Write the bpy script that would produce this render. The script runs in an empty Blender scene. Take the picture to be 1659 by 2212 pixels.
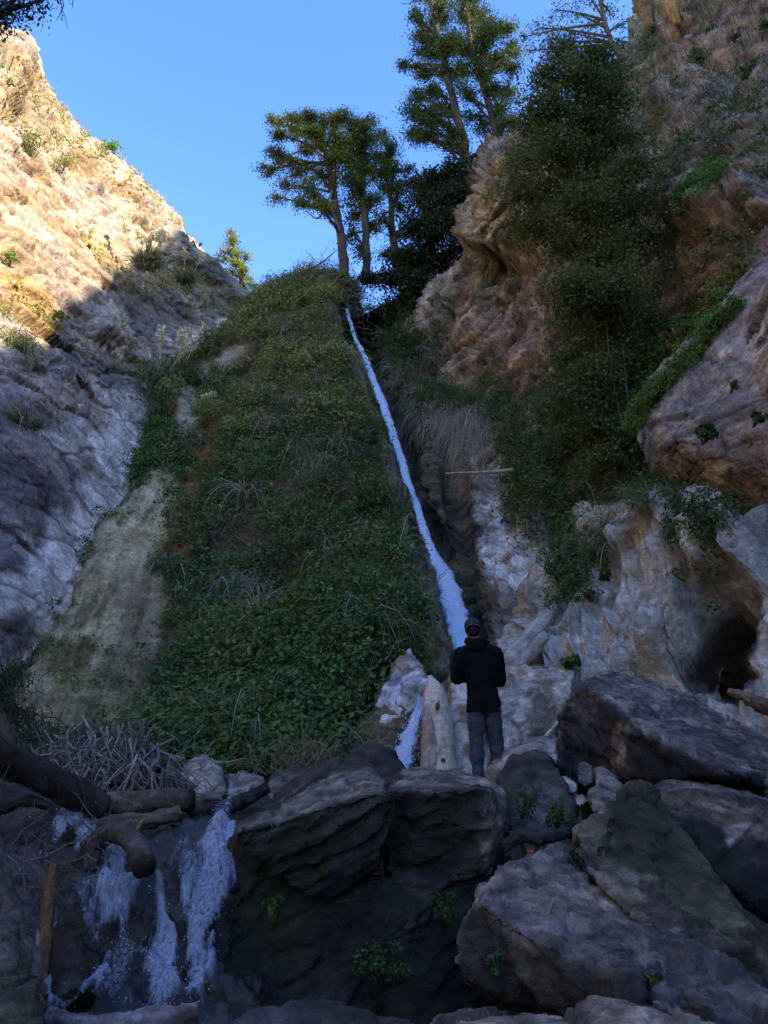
import bpy, bmesh, math, random
import numpy as np
from mathutils import Vector
random.seed(7); RNG = np.random.default_rng(11)
S = bpy.context.scene
R = math.radians

# ------------------------------------------------------------------ camera
FPX, CX, CY = 1609.0, 829.5, 1106.0        # focal length / centre in the units I measured the photograph in (1659 x 2212)
PITCH = R(16.8)
CAM = np.array([0.0, 0.0, 2.2])
cd = bpy.data.cameras.new('camera'); cam = bpy.data.objects.new('camera', cd); S.collection.objects.link(cam)
cam.location = CAM; cam.rotation_euler = (R(90) + PITCH, 0, 0)
cd.sensor_fit = 'VERTICAL'; cd.sensor_height = 24.0; cd.lens = 24.0 * FPX / 2212.0
cd.clip_start = 0.05; cd.clip_end = 2000
S.camera = cam

# ------------------------------------------------------------------ light
SUN_EL, SUN_AZ = R(33), R(126)             # azimuth clockwise from +Y: behind the photographer, to the right
sdir = np.array([math.sin(SUN_AZ) * math.cos(SUN_EL), math.cos(SUN_AZ) * math.cos(SUN_EL), math.sin(SUN_EL)])
w = bpy.data.worlds.new('World'); S.world = w; w.use_nodes = True
nt = w.node_tree; nt.nodes.clear()
sky = nt.nodes.new('ShaderNodeTexSky'); sky.sky_type = 'NISHITA'; sky.sun_disc = False
sky.sun_elevation = SUN_EL; sky.sun_rotation = SUN_AZ
sky.altitude = 300; sky.air_density = 1.0; sky.dust_density = 0.35; sky.ozone_density = 2.2
bg = nt.nodes.new('ShaderNodeBackground'); bg.inputs['Strength'].default_value = 0.135
out = nt.nodes.new('ShaderNodeOutputWorld')
hs = nt.nodes.new('ShaderNodeHueSaturation'); hs.inputs['Saturation'].default_value = 1.24
hs.inputs['Hue'].default_value = 0.516
nt.links.new(sky.outputs[0], hs.inputs['Color']); nt.links.new(hs.outputs[0], bg.inputs[0]); nt.links.new(bg.outputs[0], out.inputs[0])
sl = bpy.data.lights.new('sun', 'SUN'); sl.energy = 2.2; sl.angle = R(0.6); sl.color = (1.0, 0.95, 0.88)
so = bpy.data.objects.new('sun', sl); S.collection.objects.link(so)
so.rotation_euler = Vector(sdir).to_track_quat('Z', 'Y').to_euler(); so.location = (20, -20, 60)
S.view_settings.view_transform = 'Standard'; S.view_settings.look = 'None'
S.view_settings.gamma = 1.0; S.view_settings.use_curve_mapping = False
S.view_settings.exposure = 2.32
S.render.engine = 'CYCLES'
S.cycles.max_bounces = 6; S.cycles.diffuse_bounces = 4; S.cycles.glossy_bounces = 2
S.cycles.transmission_bounces = 3; S.cycles.transparent_max_bounces = 12
S.cycles.use_denoising = True; S.cycles.denoiser = 'OPENIMAGEDENOISE'; S.cycles.denoising_prefilter = 'NONE'
S.cycles.sample_clamp_indirect = 3.0

# ------------------------------------------------------------------ helpers: projection
FWD = np.array([0, math.cos(PITCH), math.sin(PITCH)]); UPV = np.array([0, -math.sin(PITCH), math.cos(PITCH)])
def P(x, y, Y):
    """point seen at (x, y) of the photograph whose horizontal distance in front of the camera is Y metres"""
    x = np.asarray(x, float); y = np.asarray(y, float); Y = np.asarray(Y, float)
    a = (x - CX) / FPX; b = (CY - y) / FPX
    d = np.stack([a + 0 * b, FWD[1] + b * UPV[1] + 0 * a, FWD[2] + b * UPV[2] + 0 * a], -1)
    return CAM + d * (Y / d[..., 1])[..., None]
def proj(p):
    q = p - CAM; f = q @ FWD; u = q @ UPV
    return CX + FPX * q[:, 0] / f, CY - FPX * u / f
def V3(p): return Vector((float(p[0]), float(p[1]), float(p[2])))

# ------------------------------------------------------------------ helpers: noise
def _h(i, seed):
    n = (i[..., 0].astype(np.uint32) * np.uint32(374761393) + i[..., 1].astype(np.uint32) * np.uint32(668265263)
         + i[..., 2].astype(np.uint32) * np.uint32(2147483647 - 1274126177) + np.uint32(seed * 7919 & 0xffffffff))
    n = (n ^ (n >> np.uint32(13))) * np.uint32(1274126177)
    n = (n ^ (n >> np.uint32(16))) * np.uint32(2246822519)
    n = n ^ (n >> np.uint32(13))
    return n.astype(np.float64) / 4294967295.0
def vn(p, seed=0):
    i = np.floor(p).astype(np.int64); f = p - i
    f = f * f * f * (f * (f * 6 - 15) + 10)
    r = 0
    for dx in (0, 1):
        wx = f[..., 0] if dx else 1 - f[..., 0]
        for dy in (0, 1):
            wy = f[..., 1] if dy else 1 - f[..., 1]
            for dz in (0, 1):
                wz = f[..., 2] if dz else 1 - f[..., 2]
                r = r + wx * wy * wz * _h(i + np.array([dx, dy, dz]), seed)
    return r * 2 - 1
ROT = np.array([[0.36, 0.48, -0.8], [-0.8, 0.6, 0.0], [0.48, 0.64, 0.6]])
def fbm(p, seed=0, octv=4, gain=0.5):
    r = 0; a = 1.0; t = 0
    for k in range(octv):
        r = r + a * vn(p, seed + k * 17); t += a; a *= gain; p = (p @ ROT.T) * 2.03 + 3.7
    return r / t * 1.6
def ridged(p, seed=0, octv=4, gain=0.55):
    r = 0; a = 1.0; t = 0
    for k in range(octv):
        r = r + a * (1 - 2 * np.abs(vn(p, seed + k * 13))); t += a; a *= gain; p = (p @ ROT.T) * 2.1 + 1.3
    return r / t
def worley(p, seed=0):
    i = np.floor(p).astype(np.int64); n = p.shape[0]
    f1 = np.full(n, 9.0); f2 = np.full(n, 9.0); cid = np.zeros(n)
    for dx in (-1, 0, 1):
        for dy in (-1, 0, 1):
            for dz in (-1, 0, 1):
                c = i + np.array([dx, dy, dz])
                h = _h(c, seed)
                q = c + np.stack([h, _h(c, seed + 5), _h(c, seed + 9)], -1)
                d = ((q - p) ** 2).sum(-1)
                m = d < f1
                f2 = np.where(m, f1, np.minimum(f2, d)); cid = np.where(m, _h(c, seed + 21), cid); f1 = np.where(m, d, f1)
    return np.sqrt(f1), np.sqrt(f2), cid
def facets(p, seed=0):
    """every cell is a tilted plane: broken rock with flat faces meeting in creases. Returns height and crack distance"""
    i = np.floor(p).astype(np.int64); n = p.shape[0]
    f1 = np.full(n, 9.0); f2 = np.full(n, 9.0); h = np.zeros(n)
    for dx in (-1, 0, 1):
        for dy in (-1, 0, 1):
            for dz in (-1, 0, 1):
                c = i + np.array([dx, dy, dz])
                a = _h(c, seed); b = _h(c, seed + 5); g = _h(c, seed + 9)
                o = p - c - np.stack([a, b, g], -1); d = (o ** 2).sum(-1); m = d < f1
                f2 = np.where(m, f1, np.minimum(f2, d)); f1 = np.where(m, d, f1)
                h = np.where(m, (o[:, 0] * (b - .5) + o[:, 1] * (g - .5) + o[:, 2] * (a - .5)) * 1.7 + (_h(c, seed + 21) - .5) * .6, h)
    return h, np.sqrt(f2) - np.sqrt(f1)
def ss(a, b, x):
    t = np.clip((x - a) / (b - a), 0, 1); return t * t * (3 - 2 * t)
def n1(h, seed):
    z = np.zeros(h.shape + (3,)); z[..., 0] = h; z[..., 1] = 0.5; z[..., 2] = 0.5
    i = np.floor(h); f = ss(0.38, 0.62, h - i)
    a = np.zeros(h.shape + (3,), dtype=np.int64); a[..., 0] = i.astype(np.int64)
    b = a.copy(); b[..., 0] += 1
    return (_h(a, seed) * (1 - f) + _h(b, seed) * f) * 2 - 1

# ------------------------------------------------------------------ helpers: objects
def link(o, parent=None):
    S.collection.objects.link(o)
    if parent is not None:
        o.parent = parent; o.matrix_parent_inverse = parent.matrix_basis.inverted()
    return o
def tag(o, label=None, cat=None, group=None, kind=None):
    if label: o['label'] = label
    if cat: o['category'] = cat
    if group: o['group'] = group
    if kind: o['kind'] = kind
    return o
def empty(name, loc, label=None, cat=None, group=None):
    o = bpy.data.objects.new(name, None); o.location = V3(loc); o.empty_display_size = 0.2
    S.collection.objects.link(o); return tag(o, label, cat, group)
def mesh_np(name, V, F, mat, col=None, smooth=True, parent=None, attrs=None):
    me = bpy.data.meshes.new(name)
    V = np.ascontiguousarray(V, dtype=np.float32); F = np.ascontiguousarray(F, dtype=np.int32)
    k = F.shape[1]
    me.vertices.add(len(V)); me.vertices.foreach_set('co', V.ravel())
    me.loops.add(F.size); me.loops.foreach_set('vertex_index', F.ravel())
    me.polygons.add(len(F)); me.polygons.foreach_set('loop_start', np.arange(0, F.size, k, dtype=np.int32))
    if smooth: me.polygons.foreach_set('use_smooth', np.ones(len(F), dtype=bool))
    me.update(calc_edges=True)
    if col is not None:
        a = me.color_attributes.new('Col', 'FLOAT_COLOR', 'POINT')
        c = np.ones((len(V), 4), np.float32); c[:, :3] = col; a.data.foreach_set('color', c.ravel())
    for kname, arr in (attrs or {}).items():
        a = me.attributes.new(kname, 'FLOAT', 'POINT'); a.data.foreach_set('value', np.ascontiguousarray(arr, np.float32))
    me.materials.append(mat)
    o = bpy.data.objects.new(name, me); return link(o, parent)

# ------------------------------------------------------------------ materials
def newmat(name):
    m = bpy.data.materials.new(name); m.use_nodes = True; t = m.node_tree; t.nodes.clear()
    o = t.nodes.new('ShaderNodeOutputMaterial'); return m, t, o
def N(t, kind, **kw):
    n = t.nodes.new(kind)
    for k, v in kw.items():
        if k in n.inputs: n.inputs[k].default_value = v
        else: setattr(n, k, v)
    return n
def attr_mat(name, rough=0.9, spec=0.25, s1=6.0, s2=30.0, lo=0.62, hi=1.35, bump=0.5, dist=0.05, coat=0.0, stretch=None, warm=(1.26, 1.15, .90)):
    """a rock / bark / soil material: colour from the Col attribute with grain and fine relief on top"""
    m, t, o = newmat(name); L = t.links.new
    at = N(t, 'ShaderNodeAttribute', attribute_name='Col')
    tc = N(t, 'ShaderNodeTexCoord'); src = tc.outputs['Object']
    if stretch:
        mp = N(t, 'ShaderNodeMapping'); mp.inputs['Scale'].default_value = stretch; L(src, mp.inputs[0]); src = mp.outputs[0]
    a = N(t, 'ShaderNodeTexNoise', Scale=s1, Detail=8.0, Roughness=0.68); L(src, a.inputs['Vector'])
    b = N(t, 'ShaderNodeTexNoise', Scale=s2, Detail=5.0, Roughness=0.7); L(src, b.inputs['Vector'])
    ra = N(t, 'ShaderNodeMapRange'); L(a.outputs[0], ra.inputs[0]); ra.inputs[1].default_value = .32; ra.inputs[2].default_value = .68; ra.inputs[3].default_value = lo; ra.inputs[4].default_value = hi
    rb = N(t, 'ShaderNodeMapRange'); L(b.outputs[0], rb.inputs[0]); rb.inputs[1].default_value = .3; rb.inputs[2].default_value = .7; rb.inputs[3].default_value = .62; rb.inputs[4].default_value = 1.3
    mu = N(t, 'ShaderNodeMath', operation='MULTIPLY'); L(ra.outputs[0], mu.inputs[0]); L(rb.outputs[0], mu.inputs[1])
    vm = N(t, 'ShaderNodeVectorMath', operation='SCALE'); L(at.outputs['Color'], vm.inputs[0]); L(mu.outputs[0], vm.inputs['Scale'])
    mp2 = N(t, 'ShaderNodeMapping'); mp2.inputs['Rotation'].default_value = (0.45, 0.35, 0.5); mp2.inputs['Scale'].default_value = (s1 * .35, s1 * .35, s1 * 2.6); L(tc.outputs['Object'], mp2.inputs[0])
    c = N(t, 'ShaderNodeTexNoise', Scale=1.0, Detail=7.0, Roughness=.7); L(mp2.outputs[0], c.inputs['Vector'])
    rc = N(t, 'ShaderNodeMapRange'); L(c.outputs[0], rc.inputs[0]); rc.inputs[1].default_value = .36; rc.inputs[2].default_value = .64; rc.inputs[3].default_value = .82; rc.inputs[4].default_value = 1.14
    sp = N(t, 'ShaderNodeTexVoronoi', Scale=s2 * 1.3); L(tc.outputs['Object'], sp.inputs['Vector'])
    rs = N(t, 'ShaderNodeMapRange'); L(sp.outputs['Color'], rs.inputs[0]); rs.inputs[3].default_value = .86; rs.inputs[4].default_value = 1.16
    m2 = N(t, 'ShaderNodeMath', operation='MULTIPLY'); L(rc.outputs[0], m2.inputs[0]); L(rs.outputs[0], m2.inputs[1])
    wm = N(t, 'ShaderNodeVectorMath', operation='MULTIPLY'); L(vm.outputs[0], wm.inputs[0]); wm.inputs[1].default_value = warm
    v2 = N(t, 'ShaderNodeVectorMath', operation='SCALE'); L(wm.outputs[0], v2.inputs[0]); L(m2.outputs[0], v2.inputs['Scale'])
    p = N(t, 'ShaderNodeBsdfPrincipled'); L(v2.outputs[0], p.inputs['Base Color'])
    p.inputs['Roughness'].default_value = rough; p.inputs['Specular IOR Level'].default_value = spec
    if coat: p.inputs['Coat Weight'].default_value = coat; p.inputs['Coat Roughness'].default_value = 0.3
    ad = N(t, 'ShaderNodeMath', operation='MULTIPLY_ADD'); L(b.outputs[0], ad.inputs[0]); ad.inputs[1].default_value = 0.35; a2 = N(t, 'ShaderNodeMath', operation='MULTIPLY_ADD'); L(c.outputs[0], a2.inputs[0]); a2.inputs[1].default_value = .45; L(a.outputs[0], a2.inputs[2]); L(a2.outputs[0], ad.inputs[2])
    bu = N(t, 'ShaderNodeBump', Strength=bump, Distance=dist); L(ad.outputs[0], bu.inputs['Height']); L(bu.outputs[0], p.inputs['Normal'])
    L(p.outputs[0], o.inputs[0]); return m
M_CLIFF = attr_mat('cliff_rock', s1=1.8, s2=11.0, bump=1.0, dist=0.22, lo=.55, hi=1.4)
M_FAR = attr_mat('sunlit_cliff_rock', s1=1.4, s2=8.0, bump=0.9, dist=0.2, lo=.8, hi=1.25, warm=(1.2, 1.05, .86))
M_TUFA = attr_mat('tufa', s1=2.5, s2=14.0, bump=1.0, dist=0.22, lo=.6, hi=1.35)
M_BOUL = attr_mat('boulder_rock', s1=8.0, s2=60.0, bump=1.0, dist=0.06, rough=0.75, spec=0.4, lo=.5, hi=1.4, warm=(1.28, 1.15, .91))
M_BARK = attr_mat('bark', s1=9.0, s2=40.0, bump=0.9, dist=0.03, rough=0.85)
M_DRIFT = attr_mat('weathered_wood', s1=7.0, s2=34.0, bump=0.5, dist=0.015, rough=0.7, lo=.8, hi=1.15, stretch=(2.5, 2.5, .35))
M_TWIG = attr_mat('dead_twig', s1=20.0, s2=80.0, bump=0.2, dist=0.005)
def leaf_mat(name, trans=0.3, rough=0.55, tint=(1.9, 1.8, 1.05)):
    m, t, o = newmat(name); L = t.links.new
    at = N(t, 'ShaderNodeAttribute', attribute_name='Col')
    p = N(t, 'ShaderNodeBsdfPrincipled', Roughness=rough); p.inputs['Specular IOR Level'].default_value = 0.35
    tr = N(t, 'ShaderNodeBsdfTranslucent')
    wl = N(t, 'ShaderNodeVectorMath', operation='MULTIPLY'); L(at.outputs['Color'], wl.inputs[0]); wl.inputs[1].default_value = tint; L(wl.outputs[0], p.inputs['Base Color'])
    v = N(t, 'ShaderNodeVectorMath', operation='MULTIPLY'); L(at.outputs['Color'], v.inputs[0]); v.inputs[1].default_value = (1.5, 1.6, 0.7)
    L(v.outputs[0], tr.inputs[0])
    mx = N(t, 'ShaderNodeMixShader'); mx.inputs[0].default_value = trans; L(p.outputs[0], mx.inputs[1]); L(tr.outputs[0], mx.inputs[2])
    L(mx.outputs[0], o.inputs[0]); return m
M_LEAF = leaf_mat('leaves', 0.4); M_GRASS = leaf_mat('grass_blades', 0.2, 0.7, (1.15, 1.1, .95))
def cloth_mat(name, c, rough=0.9, s=120, b=0.4, spec=0.2):
    m, t, o = newmat(name); L = t.links.new
    tc = N(t, 'ShaderNodeTexCoord'); n = N(t, 'ShaderNodeTexNoise', Scale=s * .08, Detail=6.0); L(tc.outputs['Object'], n.inputs['Vector'])
    f = N(t, 'ShaderNodeTexNoise', Scale=float(s), Detail=2.0); L(tc.outputs['Object'], f.inputs['Vector'])
    r = N(t, 'ShaderNodeMapRange'); L(n.outputs[0], r.inputs[0]); r.inputs[1].default_value = .3; r.inputs[2].default_value = .7; r.inputs[3].default_value = .7; r.inputs[4].default_value = 1.3
    v = N(t, 'ShaderNodeVectorMath', operation='SCALE'); v.inputs[0].default_value = c; L(r.outputs[0], v.inputs['Scale'])
    p = N(t, 'ShaderNodeBsdfPrincipled', Roughness=rough); p.inputs['Specular IOR Level'].default_value = spec
    L(v.outputs[0], p.inputs['Base Color'])
    bu = N(t, 'ShaderNodeBump', Strength=b, Distance=0.003); L(f.outputs[0], bu.inputs['Height']); L(bu.outputs[0], p.inputs['Normal'])
    L(p.outputs[0], o.inputs[0]); return m

# ------------------------------------------------------------------ helpers: geometry
def spline_up(A, n, axis):
    """Catmull-Rom resampling of a control array along one axis"""
    A = np.moveaxis(A, axis, 0); m = A.shape[0]
    t = np.linspace(0, m - 1, n); i = np.minimum(t.astype(int), m - 2); f = (t - i)
    sh = (slice(None),) + (None,) * (A.ndim - 1); f = f[sh]
    E = np.concatenate([2 * A[:1] - A[1:2], A, 2 * A[-1:] - A[-2:-1]], 0)
    p0, p1, p2, p3 = E[i], E[i + 1], E[i + 2], E[i + 3]
    r = 0.5 * (2 * p1 + (p2 - p0) * f + (2 * p0 - 5 * p1 + 4 * p2 - p3) * f ** 2 + (3 * p1 - p0 - 3 * p2 + p3) * f ** 3)
    return np.moveaxis(r, 0, axis)
def grid_faces(nv, nu):
    i = np.arange(nv * nu).reshape(nv, nu)
    return np.stack([i[:-1, :-1].ravel(), i[1:, :-1].ravel(), i[1:, 1:].ravel(), i[:-1, 1:].ravel()], -1)
def surf_normals(G):
    du = np.gradient(G, axis=1); dv = np.gradient(G, axis=0)
    n = np.cross(du, dv); n /= np.linalg.norm(n, axis=-1, keepdims=True) + 1e-9
    v = CAM - G
    flip = np.sign((n * v).sum(-1).mean()); return n * (flip if flip else 1)
def sheet(ctrl, nv, nu, ext=()):
    A = np.array(ctrl, float); W = P(A[..., 0], A[..., 1], A[..., 2]); W0 = W[:, :1]
    for e in ext: W = np.concatenate([W0 + np.array(e), W], 1)
    G = spline_up(spline_up(W, nv, 0), nu, 1); return G, surf_normals(G)
def pmask(X, Y, poly, soft=12.0, wx=0, wy=0):
    X = X + wx; Y = Y + wy
    poly = np.array(poly, float); n = len(poly); d2 = np.full(X.shape, 1e12); ins = np.zeros(X.shape, bool)
    for k in range(n):
        a = poly[k]; b = poly[(k + 1) % n]; e = b - a
        t = np.clip(((X - a[0]) * e[0] + (Y - a[1]) * e[1]) / (e @ e + 1e-9), 0, 1)
        d2 = np.minimum(d2, (X - a[0] - t * e[0]) ** 2 + (Y - a[1] - t * e[1]) ** 2)
        c = ((a[1] > Y) != (b[1] > Y)) & (X < (b[0] - a[0]) * (Y - a[1]) / (b[1] - a[1] + 1e-12) + a[0])
        ins ^= c
    d = np.sqrt(d2) * np.where(ins, 1, -1); return ss(-soft, soft, d)
def lerp(c, d, m): return c * (1 - m[:, None]) + np.asarray(d) * m[:, None]
CR = {}
def rockify(p, bed, seed, big=0.6, lay=0.3, blk=0.3, fine=0.12, sc=1.0, thin=3.0, grain=None):
    """relief of bedded, fractured rock: broad swells, ledges along the bedding, broken blocks and fine grain"""
    bed = bed / np.linalg.norm(bed)
    r = fbm(p * 0.16 * sc, seed, 3) * big
    wv = fbm(p * 0.45 * sc, seed + 3, 3) * 0.8 / sc
    h = p @ bed + wv
    amp = ss(-0.5, 0.5, fbm(p * 0.3 * sc, seed + 8, 2))
    r = r + lay * (0.3 + 0.7 * amp) * (n1(h * 0.9 * sc, seed + 4) + 0.6 * n1(h * 2.3 * sc, seed + 5) + 0.1 * n1(h * 5.5 * sc, seed + 6))
    q = p + np.outer(p @ bed, bed) * (thin - 1) + (fbm(p * 1.1 * sc, seed + 30, 2) * 0.35)[:, None]
    hh, e = facets(q * 0.42 * sc, seed + 40)
    r = r + blk * hh * (0.5 + 0.8 * amp) - blk * 0.3 * ss(0.10, 0.0, e)
    CR['a'] = e; hh, e = facets(q * 1.15 * sc, seed + 50); CR['b'] = e
    r = r + 0.5 * blk * hh - blk * 0.16 * ss(0.10, 0.0, e)
    hh, e = facets(q * 2.9 * sc, seed + 55); r = r + 0.30 * blk * hh - blk * .06 * ss(.08, 0, e)
    hh, e = facets(q * 6.3 * sc + 3.3, seed + 57); r = r + 0.13 * blk * hh
    g = p if grain is None else p - np.outer(p @ unit(grain), unit(grain)) * 0.72
    r = r + fine * .5 * ridged(g * 2.6 * sc, seed + 60, 4, .6)
    return r
def tube(pts, rad, seg=8, noise=0.0, seed=0, cap=True, up=False):
    pts = np.array(pts, float); rad = np.array(rad, float)
    T = np.gradient(pts, axis=0); T /= np.linalg.norm(T, axis=1, keepdims=True) + 1e-9
    ref = np.array([0.3, 1, 0.1]) if abs(T[0][1]) < 0.85 else np.array([1, 0, 0.1])
    V = []
    for i in range(len(pts)):
        a = np.cross(T[i], ref); a /= np.linalg.norm(a); b = np.cross(T[i], a)
        ang = np.linspace(0, 2 * np.pi, seg, endpoint=False)
        ring = pts[i] + rad[i] * (np.cos(ang)[:, None] * a + np.sin(ang)[:, None] * b); V.append(ring)
    V = np.concatenate(V); n = len(pts)
    i = np.arange(n - 1)[:, None] * seg; j = np.arange(seg)[None, :]; k = (j + 1) % seg
    F = np.stack([(i + j).ravel(), (i + k).ravel(), (i + seg + k).ravel(), (i + seg + j).ravel()], -1)
    if cap:
        V = np.concatenate([V, pts[:1], pts[-1:]]); a0 = len(V) - 2; a1 = len(V) - 1
        jj = np.arange(0, seg); kk = (jj + 1) % seg; b = (n - 1) * seg
        F = np.concatenate([F, np.stack([np.full(seg, a0), kk, jj, jj], -1)[:, [0, 1, 2, 2]] * 1, np.stack([np.full(seg, a1), b + jj, b + kk, b + kk], -1)])
    if noise:
        c = V.mean(0); ctr = np.repeat(pts, seg, axis=0)
        nn = V[:n * seg] - ctr; nn /= np.linalg.norm(nn, axis=1, keepdims=True) + 1e-9
        V[:n * seg] += nn * (fbm(V[:n * seg] * 0.35 / noise * 0.12, seed, 4) * noise)[:, None]
    return V, F
def fixF(F):
    """split degenerate quads (cap fans) into triangles: returns an all-triangle array"""
    t1 = F[:, [0, 1, 2]]; t2 = F[:, [0, 2, 3]]
    T = np.concatenate([t1, t2]); ok = (T[:, 0] != T[:, 1]) & (T[:, 1] != T[:, 2]) & (T[:, 0] != T[:, 2]); return T[ok]
class Acc:
    """collects pieces of geometry that end up in one mesh"""
    def __init__(s): s.V = []; s.F = []; s.C = []; s.n = 0
    def add(s, V, F, c):
        if len(V) == 0: return
        s.V.append(V); s.F.append(F + s.n); s.n += len(V)
        c = np.asarray(c, float); s.C.append(np.tile(c, (len(V), 1)) if c.ndim == 1 else c)
    def build(s, name, mat, parent=None, smooth=True):
        if len({f.shape[1] for f in s.F}) > 1: s.F = [f if f.shape[1] == 3 else np.concatenate([f[:, [0, 1, 2]], f[:, [0, 2, 3]]]) for f in s.F]
        return mesh_np(name, np.concatenate(s.V), np.concatenate(s.F), mat, np.concatenate(s.C), smooth, parent)
def unit(v): return v / (np.linalg.norm(v, axis=-1, keepdims=True) + 1e-9)
def leaves(c, size, col, nrm=None, flat=0.5, asp=0.55, down=0.0):
    """one folded leaf-shaped quad per centre; returns V, F(quads), C"""
    n = len(c); s = size * RNG.uniform(0.6, 1.4, n)
    d = unit(RNG.normal(size=(n, 3)) + np.array([0, 0, -down]))
    u = RNG.normal(size=(n, 3))
    if nrm is not None: u = u * (1 - flat) + nrm * flat * 2.2
    a = unit(d - (d * unit(u)).sum(1, keepdims=True) * unit(u)); b = unit(np.cross(unit(u), a)); k = np.cross(a, b)
    V = np.empty((n, 4, 3)); s = s[:, None]
    V[:, 0] = c - a * s * .5; V[:, 1] = c + b * s * asp * .5 + k * s * .08; V[:, 2] = c + a * s * .5 - k * s * 0.05; V[:, 3] = c - b * s * asp * .5 + k * s * .08
    F = np.arange(n * 4).reshape(n, 4); C = np.repeat(col, 4, axis=0); return V.reshape(-1, 3), F, C
def blades(root, dirv, length, width, col, droop=0.8, seg=4):
    """drooping grass blades as narrow strips"""
    n = len(root); L = np.asarray(length) * np.ones(n); p = root.copy(); d = unit(dirv); V = np.empty((n, seg + 1, 2, 3))
    side = unit(np.cross(d, RNG.normal(size=(n, 3))))
    for k in range(seg + 1):
        wd = width * (1 - k / seg * 0.85) * np.ones(n)
        V[:, k, 0] = p - side * wd[:, None] * .5; V[:, k, 1] = p + side * wd[:, None] * .5
        p = p + d * (L / seg)[:, None]; d = unit(d + np.array([0, 0, -droop / seg * 1.6]))
    b = np.arange(n)[:, None] * (seg + 1) * 2; k = np.arange(seg)[None, :] * 2
    F = np.stack([(b + k).ravel(), (b + k + 1).ravel(), (b + k + 3).ravel(), (b + k + 2).ravel()], -1)
    return V.reshape(-1, 3), F, np.repeat(col, (seg + 1) * 2, axis=0)
def pick(pal, n, vary=0.25):
    pal = np.array(pal, float); i = RNG.integers(0, len(pal), n); return pal[i] * RNG.uniform(1 - vary, 1 + vary, (n, 1)) * RNG.uniform(.92, 1.08, (n, 3))
def ball(n, shell=0.35):
    d = unit(RNG.normal(size=(n, 3))); return d * (RNG.uniform(0, 1, (n, 1)) ** shell)

G_DARK = [(.030, .052, .020), (.038, .062, .024), (.026, .045, .022), (.05, .07, .026)]
G_MID = [(.052, .105, .030), (.066, .115, .036), (.042, .09, .036), (.08, .115, .04)]
G_LIT = [(.10, .16, .04), (.13, .17, .045), (.085, .14, .04), (.15, .17, .06)]
G_DRY = [(.22, .19, .12), (.30, .26, .17), (.17, .14, .09), (.12, .10, .06)]
G_STRAW = [(.34, .31, .26), (.26, .24, .22), (.42, .38, .31), (.2, .19, .18)]
exec_parts = True

# ================================================================== THE SETTING
def build_sheet(name, ctrl, nv, nu, disp, colour, mat, mo=.26, ext=(), smooth=True, kind='structure', taper=False):
    G, Nn = sheet(ctrl, nv, nu, ext)
    v, u = np.meshgrid(np.linspace(0, 1, nv), np.linspace(0, 1, nu), indexing='ij')
    p = G.reshape(-1, 3); n = Nn.reshape(-1, 3); u = u.ravel(); v = v.ravel(); X, Y = proj(p)
    CR.clear(); d = disp(p, X, Y, u, v, n); cra, crb = CR.get('a'), CR.get('b')
    q = p + n * d[:, None]
    X2, Y2 = proj(q)
    c = colour(q, X2, Y2, u, v, d)
    if cra is not None:
        mot = fbm(q * 2.6, 77, 4); c = c * (1 + mo * np.sign(mot) * ss(.05, .3, np.abs(mot)))[:, None]
        c = c * (1 - .5 * ss(.07, .0, cra) - .38 * ss(.08, .0, crb))[:, None]
    c = np.clip(c, 0.004, 0.92)
    o = mesh_np(name, q, grid_faces(nv, nu), mat, c, smooth)
    tag(o, kind=kind)
    n2 = surf_normals(q.reshape(nv, nu, 3)).reshape(-1, 3)
    return dict(o=o, p=q, n=n2, X=X2, Y=Y2, u=u, v=v, d=d)
def mixes(p, pal, seed, s=0.4):
    """patches of several rock colours"""
    c = np.tile(np.array(pal[0], float), (len(p), 1))
    for k, cc in enumerate(pal[1:]):
        m = ss(0.0, 0.35, fbm(p * s * (1 + .35 * k), seed + 31 * k, 4)); c = lerp(c, cc, m)
    return c

# ---- ground: one sheet out to the horizon, a rocky stream bed near the camera
gx = np.concatenate([-np.geomspace(400, 14, 14), np.linspace(-12, 12, 90), np.geomspace(14, 400, 14)])
gy = np.concatenate([-np.geomspace(400, 6, 14), np.linspace(-5, 16, 80), np.geomspace(18, 500, 14)])
GX, GY = np.meshgrid(gx, gy)
gp = np.stack([GX.ravel(), GY.ravel(), np.zeros(GX.size)], -1)
near = np.exp(-((gp[:, 0] / 14) ** 2 + ((gp[:, 1] - 5) / 16) ** 2))
gp[:, 2] = 0.05 + near * (fbm(gp * 0.7, 3, 4) * 0.22) + ss(6.5, 11, gp[:, 1]) * ss(30, 14, gp[:, 1]) * 0.9
tag(mesh_np('ground', gp, grid_faces(len(gy), len(gx)), M_CLIFF, mixes(gp, [(.10, .085, .07), (.05, .05, .04), (.16, .14, .12)], 5)), kind='structure')

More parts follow.
